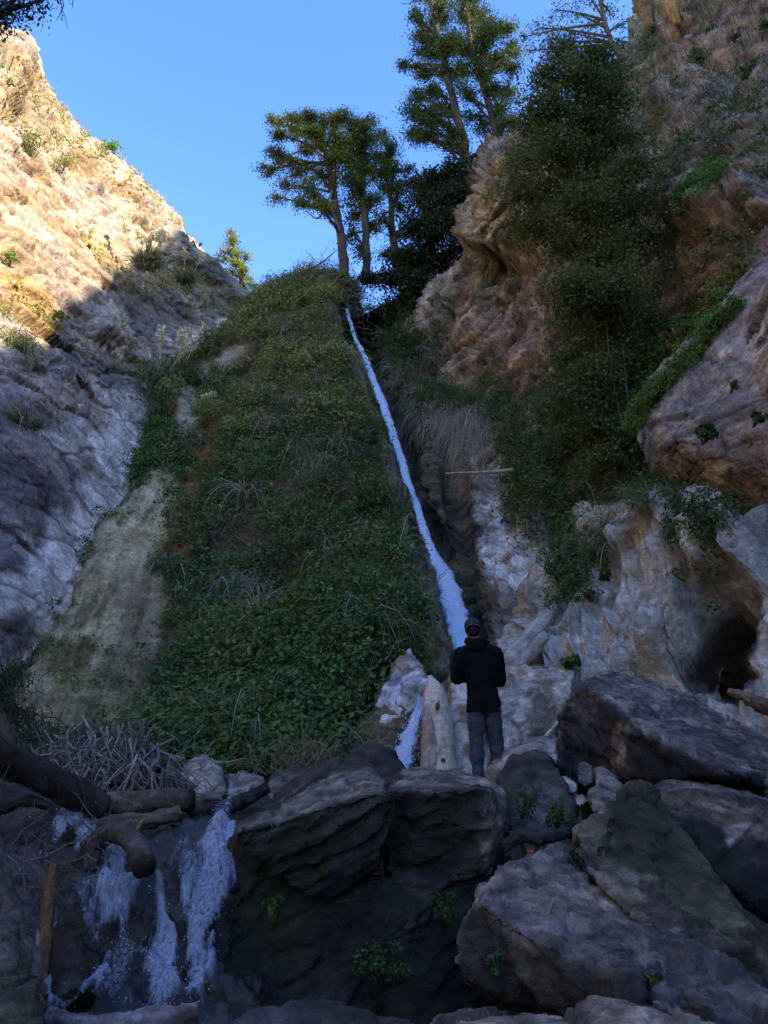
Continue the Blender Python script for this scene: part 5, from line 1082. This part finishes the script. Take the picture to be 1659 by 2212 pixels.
tuft('second dry tuft right of the small one on the shaded cliff', 258,752,26.8,120,.8,GT,.035,1,.2)
tuft('brown reeds on the dark rock at the left side', 38,905,16.8,110,.9,G_DRY,.02,1,.15,.9,1.0)
tuft('grey green tuft beside the brown reeds', 78,925,17.4,160,.7,[(.13,.14,.09),(.17,.16,.1)],.02,0,.15)
tuft('dark sedge clump at the left foot of the mound', 0,1555,8.6,420,.6,[(.018,.03,.016),(.03,.045,.02),(.045,.045,.028)],.014,0,.22,.8,1.5)
tuft('arching sedge beside the stick heap', 60,1590,8.2,220,.5,[(.025,.04,.025),(.045,.055,.035)],.011,0,.18,.5,1.8)
tuft('leafy sedge at the left edge below the white rock', 0,1480,9.0,240,.5,[(.02,.035,.016),(.035,.045,.02)],.014,0,.2,.7,1.4)
tuft('dry brown grass at the foot of the mound behind the dark boulders', 655,1650,9.6,260,.7,G_DRY+[(.1,.11,.05)],.012,0,.3,.9,1.2)
tuft('tuft of drooping grass on the upper mound', 690,1000,20.6,260,1.4,[(.15,.18,.09),(.20,.22,.12)],.03,0,.2,.2,2.2)
tuft('hanging silver dead grass on the middle of the mound', 520,1260,16.8,320,1.2,[(.28,.26,.27),(.2,.18,.19)],.02,0,.25,-.1,2.4)
tuft('long pale hanging stems on the right side of the mound', 700,1130,18.6,30,2.2,[(.42,.36,.2)],.02,0,.2,.3,2.2)
tuft('dangling dry roots under the crest of the pale cliff foot', 1330,1130,13.4,260,1.4,G_DRY+[(.1,.12,.06)],.015,0,.35,-.2,2.0)
# ferns among the boulders
for lb, x, y, Yd, rx, ry, n in [('small fern on the face of the split boulder', 705,1878,4.7,14,10,60), ('fern in the hollow right of the split boulder', 960,1960,5.0,26,36,420), ('fern at the left edge of the dark hollow', 590,1965,4.7,26,26,200),
    ('leafy creeper on the fern boulder', 1135,1735,6.1,24,34,420), ('bright fern below the fern boulder', 1215,1760,5.9,34,30,620), ('hanging fern pair low in the black hollow', 820,2075,4.8,44,40,600), ('tiny fern on the left flank of the hollow', 745,1950,4.75,12,10,50),
    ('tiny fern in the pit of the wide slab', 1418,2118,3.3,10,14,60), ('small fern on the mossy side of the wide slab', 1075,2075,3.6,18,16,120)]:
    shrub(lb, x, y, Yd, rx, ry, n, [(.03,.065,.022),(.04,.085,.028),(.022,.05,.02)], size=.024, stems=4, name='fern', cat='fern')

# ================================================================== TREES
CROWN = 1.4
def tree(label, trunk, r0, r1, clumps, Yc, size, pal, per=60, dy=2.0, name='pine_tree', group=None, cat='tree', lit=None, bark=((.06,.045,.035),(.09,.07,.055)), sub=1.0, limb=.35, droop=.0, trunk_parts=None, spread=.55, fill=False, bare=()):
    """trunk: list of (x,y,Y); clumps: (x, y, rx, ry, count) foliage masses in the crown, each hung on its own limb"""
    tp_ = P(*np.array(trunk, float).T); c = spline_up(tp_, 40, 0); root = empty(name, tp_[0], label, cat, group)
    V, F = tube(c + fbm(c * .8, 5, 2)[:, None] * .08, np.linspace(r0, r1, 40), 10); m = 400
    ctr = np.repeat(c, 10, 0); V[:400] += unit(V[:400] - ctr) * (ridged(V[:400] * np.array([4, 4, .8]), 6, 3) * r0 * .18)[:, None]
    mesh_np('trunk', V, fixF(F), M_BARK, mixes(V, bark, 8, 1.5), True, root)
    L = []; C = []; D = []; 
    clumps = list(clumps) + [(x + RNG.uniform(-1, 1) * rx * .9, y + RNG.uniform(-.6, 1) * ry, rx * .8, ry * .7, max(2, cnt // 2)) for (x, y, rx, ry, cnt) in clumps if fill]
    for (x, y, rx, ry, cnt) in clumps:
        k = Yc / FPX * 1.08; ctr_ = P(x, y, Yc + RNG.uniform(-dy, dy) * .5)
        j = int(np.argmin(np.linalg.norm((c - ctr_) * np.array([1, 1, 1.25]), axis=1))); j = max(8, j - RNG.integers(2, 7)) if y < trunk[0][1] else j
        st = c[min(j, 39)]; acc = Acc()
        mid = (st + ctr_) / 2 + np.array([0, 0, .03 + droop]) * np.linalg.norm(ctr_ - st)
        V, F = tube(spline_up(np.array([st, mid, ctr_]), 9, 0), np.linspace(limb, .25 * limb, 9) * r0, 6); acc.add(V, fixF(F), bark[0])
        cl = ctr_ + ball(cnt, .55) * np.array([rx * k, max(rx, ry) * k * .8, ry * k])
        for q in cl:
            s0 = ctr_ * .65 + mid * .35 if RNG.random() < .5 else mid
            V, F = tube(spline_up(np.array([s0, (s0 + q) / 2 + RNG.normal(size=3) * .12, q]), 5, 0), np.linspace(.25, .06, 5) * limb * r0, 4); acc.add(V, fixF(F), bark[0])
        acc.build('branch', M_BARK, root)
        kk = np.repeat(np.arange(cnt), per); rr = (spread * 1.0 * min(rx, ry) * k + .16) * RNG.uniform(.5, 1.45, (len(kk), 1)) * CROWN
        pts = cl[kk] + ball(len(kk), .6) * np.array([1.3, 1.2, .55]) * rr * sub; pts[:, 2] -= ((pts - cl[kk])[:, :2] ** 2).sum(1) * .35 / (rr[:, 0] + .1)
        cc = np.array(pal, float)[RNG.integers(0, len(pal), cnt)][kk] * RNG.uniform(.72, 1.28, (len(kk), 1))
        nf = int(per * cnt * .35); tf = RNG.uniform(.35, 1.05, (nf, 1)); fl = (1 - tf) ** 2 * st + 2 * tf * (1 - tf) * mid + tf ** 2 * ctr_ + RNG.normal(size=(nf, 3)) * np.array([.3, .3, .16]) * (.35 + tf) * max(rx, ry) * k * .8
        pts = np.concatenate([pts, fl]); cc = np.concatenate([cc, pick(pal, nf)])
        L.append(pts); C.append(cc); D.append(np.full(len(kk), 1.0))
    pts = np.concatenate(L); cc = np.concatenate(C)
    V, F, Cc = leaves(pts, size, cc, None, 0, .6, .3); o = mesh_np('crown', V, F, M_LEAF, Cc, False, root)
    for b in bare:
        V, F = tube(spline_up(P(*np.array(b, float).T), 14, 0), np.linspace(.09, .02, 14), 5); mesh_np('bare_branch', V, fixF(F), M_TWIG, np.tile((.22, .18, .15), (len(V), 1)), True, root)
    return root
CP = [(.045,.062,.02),(.062,.082,.024),(.082,.10,.027),(.035,.05,.018)]
CPD = [(.034,.05,.018),(.048,.066,.022),(.075,.09,.025),(.028,.042,.016)]  # grove greens darkened in place of shade on the high pair
CL = [(.13,.145,.03),(.17,.175,.034),(.09,.11,.024)]
tree('leaning conifer with a windswept flat crown at the left end of the grove', [(743,600,33),(738,520,33),(722,430,33),(706,340,33),(690,280,33)], .27, .08,
     [(590,262,26,12,6),(625,250,28,12,7),(662,248,30,14,8),(700,262,30,18,9),(600,290,26,12,6),(640,285,26,14,8),(680,290,28,16,9),(590,330,22,14,6),(618,345,24,16,6),(580,365,24,12,6),(640,375,24,22,7),
      (610,400,18,16,4),(660,410,24,26,8),(650,440,18,14,4),(690,375,24,24,7),(598,425,14,14,3),(725,300,30,30,12),(725,340,22,22,8),(735,250,26,16,8),(700,455,16,20,4),(655,325,30,16,8),(690,430,18,20,5)], 33, .105, CP + CL, per=150, dy=3,
     bare=[[(706,345,32.6),(670,322,32.3),(630,335,32),(600,370,31.8)], [(720,410,32.8),(690,470,32.2),(660,455,32)], [(735,500,32.7),(715,440,32.3),(750,432,32)]])
tree('straight conifer in the middle of the grove', [(792,610,33.5),(789,520,33.5),(786,430,33.5),(778,330,33.5),(770,270,33.5)], .22, .07,
     [(760,270,26,20,10),(790,265,22,16,8),(770,305,34,22,13),(800,300,24,22,10),(745,330,30,24,12),(785,345,34,24,13),(760,380,30,24,10),(810,370,22,28,10),(765,420,24,22,7),(800,430,26,26,8),(770,470,20,20,5),(805,490,22,26,6),(775,540,22,22,5),(755,500,14,22,3)], 33.5, .105, CP, per=120, dy=3, fill=True)
tree('third slimmer conifer leaning left inside the grove', [(862,600,34),(852,520,34),(843,440,34),(836,370,34),(832,300,34)], .24, .07,
     [(825,290,18,16,6),(845,320,18,18,7),(820,340,20,24,8),(850,360,20,20,7),(865,400,22,22,7),(835,410,22,24,8),(870,450,18,20,5),(830,470,20,22,5),(860,510,22,22,5),(835,550,22,22,5),(880,370,16,14,4)], 34, .105, CP[:2] + CP[3:], per=140, dy=3)
tree('tall leaning conifer on the left of the high pair', [(1040,450,31),(1016,385,31),(1000,300,31),(975,200,31),(958,130,31),(940,40,31),(930,-40,31)], .25, .08,
     [(895,30,18,14,4),(905,80,26,22,7),(940,50,28,26,9),(930,110,28,26,9),(960,90,28,26,10),(885,145,26,8,4),(920,155,24,14,5),(960,150,24,20,7),(900,205,20,18,5),(935,195,26,14,6),(895,240,26,26,9),(930,245,26,20,8),(890,285,20,20,6),(925,285,26,18,6),(960,235,20,20,5),(975,280,22,18,4),(900,-10,20,18,4),(950,0,34,26,9),(985,300,24,24,5)], 31, .11, CPD, per=135, dy=3, fill=True)
tree('tall leaning conifer on the right of the high pair', [(1110,440,31.5),(1090,370,31.5),(1075,300,31.5),(1048,200,31.5),(1025,120,31.5),(1008,40,31.5),(1000,-50,31.5)], .25, .08,
     [(1000,30,32,28,10),(1040,40,32,28,10),(980,80,28,26,9),(1020,90,28,28,10),(1060,80,28,26,9),(1095,60,24,24,7),(1030,140,28,24,9),(1070,130,26,24,8),(1105,110,22,24,6),(990,150,22,22,7),(1000,195,22,22,6),(1070,185,26,20,7),(1100,200,20,26,6),(1085,245,22,22,6),(1010,250,22,18,4),(1020,-10,40,26,12),(1110,150,14,20,4),(1110,270,18,26,6),(1045,270,18,22,4)], 31.5, .11, CPD, per=135, dy=3, fill=True)
tree('small distant sunlit pine in the notch of the skyline', [(535,650,44),(520,600,44),(508,560,44),(500,520,44),(498,492,44)], .16, .04,
     [(498,500,8,10,3),(503,520,14,10,5),(490,540,14,12,5),(515,545,12,10,4),(482,558,14,8,4),(505,565,16,10,6),(535,553,14,6,3),(525,580,18,8,5),(500,590,12,10,4),(535,600,16,8,4),(545,620,12,10,4),(520,615,12,10,4),(540,640,14,10,4)], 44, .12, CL + [(.16,.18,.05)], per=90, dy=2)
tree('dark dense bushy tree crowding the slot right of the grove', [(900,640,32),(915,560,32),(935,480,32),(950,400,32)], .25, .08,
     [(905,400,28,30,12),(945,380,26,26,10),(975,370,24,26,10),(920,440,34,34,14),(960,430,30,34,14),(900,490,28,34,14),(940,500,34,36,14),(890,550,30,34,14),(925,560,30,34,12),(880,600,30,30,12),(910,610,26,30,10),(985,410,16,26,6),(1010,370,20,22,6),(1040,350,20,16,5),(845,600,30,22,10),(800,600,26,16,7),(985,430,34,34,12),(1005,480,30,30,10),(965,475,34,34,12),(985,530,26,26,8),(950,560,34,34,12),(1030,400,26,24,7),(860,560,26,30,9),(925,640,40,26,12),(870,650,34,22,10)], 31, .14, [(.014,.022,.009),(.018,.028,.010),(.012,.019,.009)], per=120, dy=3, name='broadleaf_tree')
tree('huge dark broadleaf tree growing on the right cliff', [(1320,930,15.4),(1300,800,15.6),(1290,700,15.8),(1285,560,16.2),(1290,430,16.8),(1280,300,17.4),(1250,180,18)], .07, .03,
     [(1215,110,50,26,14),(1270,125,50,30,16),(1180,160,40,34,14),(1240,180,60,40,20),(1310,150,40,36,12),(1320,210,44,40,14),(1180,230,50,40,18),(1250,260,60,44,22),(1150,270,36,40,12),(1330,290,50,44,16),(1200,320,56,44,20),(1280,350,60,48,22),(1140,340,36,40,11),(1360,360,44,44,15),(1180,410,56,46,20),(1250,440,60,50,22),(1330,440,56,50,20),
      (1120,410,34,34,8),(1390,430,36,40,11),(1170,490,48,40,14),(1240,530,56,46,18),(1320,540,56,50,20),(1385,510,34,40,11),(1130,480,30,30,6),(1280,620,54,46,18),(1350,620,48,50,16),(1220,620,40,40,10),(1260,700,46,46,14),(1330,710,50,46,16),(1390,680,30,46,9),(1280,790,46,44,14),(1350,800,46,44,14),(1230,770,36,40,9),(1295,850,30,30,9),(1320,900,30,34,9),(1275,900,26,34,8),(1290,930,40,34,10),(1340,960,40,34,10),(1240,925,34,30,7),(1385,940,34,36,8),(1300,1000,40,26,8),(1220,850,36,36,9),(1300,880,46,40,14),(1370,880,40,40,10),(1180,880,30,30,5)], 15.9, .08,
     [(.050,.066,.026),(.062,.08,.03),(.07,.09,.036),(.04,.055,.022)], per=130, dy=3.4, name='broadleaf_tree', bark=((.06,.048,.04),(.05,.04,.03)), limb=.4)
for k, tr_ in enumerate([[(1345,930,14.8),(1330,850,14.8),(1318,780,14.9),(1310,700,15)], [(1310,920,14.9),(1290,850,14.9),(1275,760,15)], [(1360,900,14.8),(1352,820,14.9),(1345,740,15)]]):
    log('sapling', ['slim bare stem nearest the middle below the huge tree', 'slim bare stem left below the huge tree', 'slim bare stem right below the huge tree'][k], tr_, [.018, .015, .008], [(.12, .095, .07)], seed=90 + k, noise=.003, cat='sapling')
tree('sparse bare limbed tree on the top right skyline', [(1345,130,27),(1322,95,27),(1310,60,27),(1300,20,27),(1290,-40,27)], .15, .05,
     [(1200,20,26,24,5),(1160,60,26,22,5),(1230,70,24,18,4),(1190,95,26,12,4),(1250,30,22,22,4),(1280,60,14,24,4),(1320,30,20,20,4),(1350,50,20,18,4),(1340,90,22,12,5),(1300,100,22,10,5),(1150,110,16,14,3),(1130,80,14,14,3),(1270,-10,30,20,5),(1330,-10,24,20,4)], 27, .11, [(.08,.11,.05),(.10,.12,.05)], per=34, dy=2.5, name='broadleaf_tree', bark=((.13,.10,.08),(.1,.08,.06)), limb=.5)
log('tree_root', 'thick brown trunk base at the top edge of the right cliff', [(1380,-30,27.5),(1392,20,27.3),(1408,62,27.2)], [.42, .38, .12], [(.22, .13, .07), (.16, .10, .06)], seed=95, noise=.14, cat='tree root')
log('tree_root', 'orange splintered root stump right of the thick trunk base', [(1440,-40,26.2),(1452,10,26),(1462,52,25.8)], [.42, .34, .12], [(.34, .19, .07), (.26, .14, .06)], seed=96, noise=.16, cat='tree root')
# the near conifer branch that hangs into the top left corner; its trunk stands outside the frame
nb = empty('pine_tree', np.array([-6.6, 6.5, 0]), 'dark conifer branch hanging into the top left corner', 'tree')
V, F = tube(np.array([[-6.6, 6.5, 0], [-6.5, 6.5, 4], [-6.4, 6.4, 9], [-6.3, 6.4, 15]]), [.3, .26, .2, .08], 12); mesh_np('trunk', V, fixF(F), M_BARK, np.tile((.07, .05, .04), (len(V), 1)), True, nb)
a = Acc(); Ls = []
for x, y in [(-10,20),(20,30),(40,10),(80,5),(110,-5),(10,50),(-20,-10),(60,-10),(130,-15),(30,-20)]:
    e = P(x, y, 6.0); s0 = np.array([-6.35, 6.4, 8.2]); mid = (s0 + e) / 2 + np.array([0, 0, .35])
    V, F = tube(spline_up(np.array([s0, mid, e]), 8, 0), np.linspace(.05, .008, 8), 5); a.add(V, fixF(F), (.05, .04, .03))
    k = RNG.uniform(.25, 1, (320, 1)); Ls.append((mid * (1 - k) + e * k) + RNG.normal(size=(320, 3)) * np.array([.10, .10, .055]))
a.build('branch', M_BARK, nb); pts = np.concatenate(Ls); V, F, C = leaves(pts, .05, pick([(.02, .03, .025), (.03, .035, .03)], len(pts)), None, 0, .4, .8); mesh_np('crown', V, F, M_LEAF, C, False, nb)
for pth in ([(130,-5,6),(134,20,6),(140,35,6),(146,62,6)], [(138,10,6),(130,30,6),(121,43,6)], [(90,0,6),(93,22,6),(90,30,6)], [(158,-6,6),(157,10,6),(156,18,6)]):
    V, F = tube(spline_up(P(*np.array(pth, float).T), 12, 0), np.linspace(.006, .0025, 12), 5); mesh_np('bare_twig', V, fixF(F), M_TWIG, np.tile((.05, .04, .04), (len(V), 1)), True, nb)
# tangle of bare twigs at the lip of the fall and the thin snags
twigs('bare_brush', 'tangle', [(745,830,600,720,30,31.5), (640,740,560,620,31,32)], 150, (.5, 1.6), (.008, .018), (.12, .26), 15, kind='stuff')
log('branch', 'thin leaning snag on the crest of the mound left of the grove', [(655,585,32.6),(690,570,32.4),(728,540,32.2)], [.05, .04, .02], [(.13, .10, .08)], seed=97, noise=.005, cat='branch')
shrub('green bush on the crest of the mound', 640, 610, 32.4, 38, 26, 900, G_MID + G_LIT[:1], size=.12)
shrub('brown green bush around the foot of the leaning conifer', 745, 600, 32.2, 38, 24, 700, [(.11,.10,.05),(.09,.10,.04)], size=.12)
shrub('small bush at the left shoulder of the mound crest', 575, 660, 33.4, 30, 26, 700, G_MID, size=.12)
shrub('dark bush behind the lip of the waterfall', 830, 660, 31, 40, 40, 1000, G_DARK, size=.13)
shrub('bush on the right side of the gully below the slab', 890, 760, 27.2, 34, 60, 1300, G_DARK, size=.12)

# ================================================================== PERSON
def capsule(a, b, r0, r1, n=7, seg=18, flat=1.0):
    a = np.array(a, float); b = np.array(b, float); t = np.linspace(0, 1, n); c = a + (b - a) * t[:, None]; r = r0 + (r1 - r0) * t
    d = unit((b - a)[None])[0]; e = [c[0] - d * r0 * k for k in (.95, .8, .5)]; er = [r0 * .31, r0 * .6, r0 * .87]
    g = [c[-1] + d * r1 * k for k in (.5, .8, .95)]; gr = [r1 * .87, r1 * .6, r1 * .31]
    V, F = tube(np.concatenate([e, c, g]), np.concatenate([er, r, gr]), seg); return V, fixF(F)
def ell(c, r, seg=20, rings=12):
    th = np.linspace(0, np.pi, rings + 2)[1:-1]; pts = np.stack([np.zeros(rings), np.zeros(rings), -np.cos(th)], -1)
    V, F = tube(pts, np.sin(th), seg); return V * np.array(r) + np.array(c), fixF(F)
def rings(rs, seg=24):
    """horizontal elliptical rings: (x, y, z, rx, ry)"""
    an = np.linspace(0, 2 * np.pi, seg, endpoint=False); V = [np.stack([x + rx * np.cos(an), y + ry * np.sin(an), np.full(seg, z)], -1) for x, y, z, rx, ry in rs]
    n = len(rs); V = np.concatenate(V); i = np.arange(n - 1)[:, None] * seg; j = np.arange(seg)[None]; k = (j + 1) % seg
    F = np.stack([(i + j).ravel(), (i + k).ravel(), (i + seg + k).ravel(), (i + seg + j).ravel()], -1)
    V = np.concatenate([V, [[rs[0][0], rs[0][1], rs[0][2]], [rs[-1][0], rs[-1][1], rs[-1][2]]]]); jj = np.arange(seg); kk = (jj + 1) % seg; b = (n - 1) * seg
    return V, fixF(np.concatenate([F, np.stack([np.full(seg, len(V) - 2), kk, jj, jj], -1), np.stack([np.full(seg, len(V) - 1), b + jj, b + kk, b + kk], -1)]))
PB = P(1036, 1699, 7.7)                                   # sole of the left boot
per_ = empty('person', PB, 'person in black hooded jacket, dark cap and grey trousers standing on the split boulder', 'person')
def body(name, pieces, voxel, mat, wrinkle=0.0, seed=0, smooth=3, zlim=None, wr=None):
    Vs = []; Fs = []; n = 0
    for V, F in pieces: Vs.append(V); Fs.append(F + n); n += len(V)
    V, F, nn = remeshed(np.concatenate(Vs), np.concatenate(Fs), voxel, smooth)
    if wrinkle:
        s = np.array([9, 9, 26.]) if wr is None else np.array(wr, float); V = V + nn * (ridged(V * s * .6, seed, 3) * wrinkle + fbm(V * 7, seed + 3, 3) * wrinkle * .8)[:, None]
    o = mesh_np(name, V + PB, F, mat, None, True, per_); return o
m_skin = cloth_mat('skin', (.30, .17, .12), .6, 60, .1, .35); m_jkt = cloth_mat('black_jacket', (.004, .004, .0055), .85, 200, .3, .15); m_trs = cloth_mat('grey_trousers', (.056, .056, .066), .9, 240, .5)
m_cap = cloth_mat('cap_fabric', (.035, .036, .042), .9, 240, .5); m_hair = cloth_mat('hair', (.012, .009, .008), .7, 150, .8); m_boot = cloth_mat('boot', (.03, .025, .022), .8, 100); m_rim = cloth_mat('cap_edge', (.11, .11, .12), .9, 240, .3); m_ph = cloth_mat('phone', (.02, .02, .022), .3, 100, .0, .5)
# proportions in metres, origin at the left sole, x right, y away from the camera
HX = -.015; hip = .80; LK = (-.015, .03, .42); LA = (-.01, .0, .09); RK = (.20, .07, .42); RA_ = (.235, .07, .09)
LH = (-.005, .02, hip); RH = (.165, .03, hip)
head_c = (.0 - .005, .10, 1.605)
arms = dict(ls=(-.145, .05, 1.335), le=(-.188, .10, 1.09), lw=(-.07, .33, 1.10), rs=(.225, .05, 1.335), re=(.265, .10, 1.07), rw=(.12, .34, 1.10))
def hand(w, s):
    """palm, four curled fingers of unequal length and a thumb, closed on the phone"""
    w = np.array(w); pc = []
    pc.append(capsule(w, w + np.array([s * .035, .055, .03]), .024, .027)); palm = w + np.array([s * .04, .06, .035])
    for k, (L, o_) in enumerate([(.075, .028), (.082, .010), (.076, -.010), (.06, -.028)]):
        b0 = palm + np.array([0, .01, o_]); b1 = b0 + np.array([s * .01, L * .5, .004]); b2 = b1 + np.array([s * .032, L * .1, 0]); b3 = b2 + np.array([s * .012, -L * .28, 0])
        pc += [capsule(b0, b1, .0095, .009, 4, 10), capsule(b1, b2, .009, .0085, 4, 10), capsule(b2, b3, .0085, .0075, 4, 10)]
    t0 = w + np.array([s * .02, .015, .04]); t1 = t0 + np.array([s * .03, .01, .03]); t2 = t1 + np.array([s * .03, .012, .006]); pc += [capsule(t0, t1, .012, .010, 4, 10), capsule(t1, t2, .010, .008, 4, 10)]
    return pc
sk = [ell(head_c, (.076, .098, .115)), capsule((.02, .075, 1.40), (.002, .09, 1.54), .058, .055), ell((.002, .185, 1.575), (.05, .03, .055)),
      ell((-.001, .205, 1.60), (.012, .018, .022)), ell((-.08, .095, 1.60), (.012, .02, .032)), ell((.072, .095, 1.60), (.012, .02, .032)), ell((0, .178, 1.55), (.026, .016, .008)), ell((-.028, .186, 1.625), (.014, .01, .009)), ell((.026, .186, 1.625), (.014, .01, .009)),
      rings([(.08, .03, .80, .13, .09), (.07, .03, .95, .12, .085), (.06, .04, 1.15, .13, .09), (.045, .05, 1.32, .15, .09), (.035, .06, 1.41, .10, .07)]),
      capsule(arms['ls'], arms['le'], .045, .038), capsule(arms['le'], arms['lw'], .036, .026), capsule(arms['rs'], arms['re'], .045, .038), capsule(arms['re'], arms['rw'], .036, .026),
      capsule((-.11, .06, 1.37), (.19, .06, 1.37), .05, .05), capsule(LH, LK, .075, .052), capsule(LK, LA, .05, .035), capsule(RH, RK, .075, .052), capsule(RK, RA_, .05, .035),
      capsule((-.02, -.02, .04), (-.03, .16, .035), .032, .026), capsule((.235, .05, .04), (.25, .22, .035), .032, .026)] + hand(arms['lw'], 1) + hand(arms['rw'], -1)
body('body', sk, .0075, m_skin, smooth=2)
jk = [rings([(.075, .025, .735, .180, .130), (.072, .025, .85, .172, .128), (.065, .03, 1.0, .160, .122), (.055, .035, 1.15, .172, .128), (.045, .045, 1.28, .182, .128), (.04, .055, 1.36, .16, .11), (.03, .07, 1.42, .11, .088), (.02, .08, 1.46, .085, .075)], 36),
      capsule(arms['ls'], arms['le'], .078, .070), capsule(arms['le'], arms['lw'], .070, .046), capsule(arms['rs'], arms['re'], .078, .070), capsule(arms['re'], arms['rw'], .070, .046), capsule((-.10, .05, 1.36), (.03, .06, 1.42), .068, .06), capsule((.03, .06, 1.42), (.18, .05, 1.36), .06, .068)]
body('jacket', jk, .009, m_jkt, .010, 31, wr=(7, 7, 9))
hood = [capsule((-.06, .02, 1.47), (.0, -.035, 1.445), .048, .056), capsule((.0, -.035, 1.445), (.085, .0, 1.46), .056, .05), ell((.015, -.035, 1.40), (.10, .055, .075)), capsule((-.065, .10, 1.475), (-.06, .02, 1.47), .034, .045), capsule((.09, .10, 1.475), (.085, .0, 1.46), .034, .045)]
body('hood', hood, .010, m_jkt, .005, 33, wr=(8, 8, 8))
tr = [rings([(.08, .03, .72, .135, .10), (.08, .025, .80, .158, .112), (.075, .025, .88, .150, .108)], 32), capsule((-.0, .02, .76), LK, .094, .070), capsule(LK, (-.008, .0, .07), .070, .060), capsule((.165, .03, .76), RK, .094, .072), capsule(RK, (.232, .07, .07), .072, .060)]
body('trousers', tr, .0075, m_trs, .013, 35, wr=(4, 4, 17))
body('cap', [ell((-.004, .098, 1.655), (.092, .112, .078)), ell((-.002, .215, 1.628), (.065, .075, .010))], .007, m_cap, .0015, 37)
V, F = tube(np.array([(-.004 + .093 * math.sin(a_), .094 - .113 * math.cos(a_), 1.618 + .030 * math.cos(a_ * 1.5)) for a_ in np.linspace(-1.25, 1.25, 20)]), np.full(20, .0075), 8); mesh_np('cap_edge', V + PB, fixF(F), m_rim, None, True, per_)
body('hair', [ell((-.004, .075, 1.60), (.082, .088, .07)), ell((-.004, .04, 1.56), (.062, .05, .04))], .008, m_hair, .003, 39)
for s_, fb in ((0, [(-.012, -.055, .0), (-.03, .20, .0)]), (1, [(.228, .01, .0), (.255, .27, .0)])):
    a0 = np.array(fb[0]); a1 = np.array(fb[1]); body('boot', [capsule(a0 + [0, .03, .045], a1 + [0, -.03, .036], .045, .038), capsule(a0 + [0, .05, .06], a0 + [0, .05, .12], .045, .048), rings([((a0[0] + a1[0]) / 2, (a0[1] + a1[1]) / 2, a0[2], .05, .145), ((a0[0] + a1[0]) / 2, (a0[1] + a1[1]) / 2, a0[2] + .03, .05, .145)])], .009, m_boot, .002, 40 + s_)
per_.scale = (.955, .955, .955)
mid_ = (np.array(arms['lw']) + np.array(arms['rw'])) / 2 + np.array([0, .10, .055])
bx = np.array([[sx * .038, sy * .005, sz * .075] for sx in (-1, 1) for sy in (-1, 1) for sz in (-1, 1)]) + mid_
ph = mesh_np('phone', bx * .955 + PB, np.array([[0, 1, 3, 2], [4, 6, 7, 5], [0, 4, 5, 1], [2, 3, 7, 6], [0, 2, 6, 4], [1, 5, 7, 3]]), m_ph, None, False); tag(ph, 'phone held in both hands before the chest of the person', 'phone')
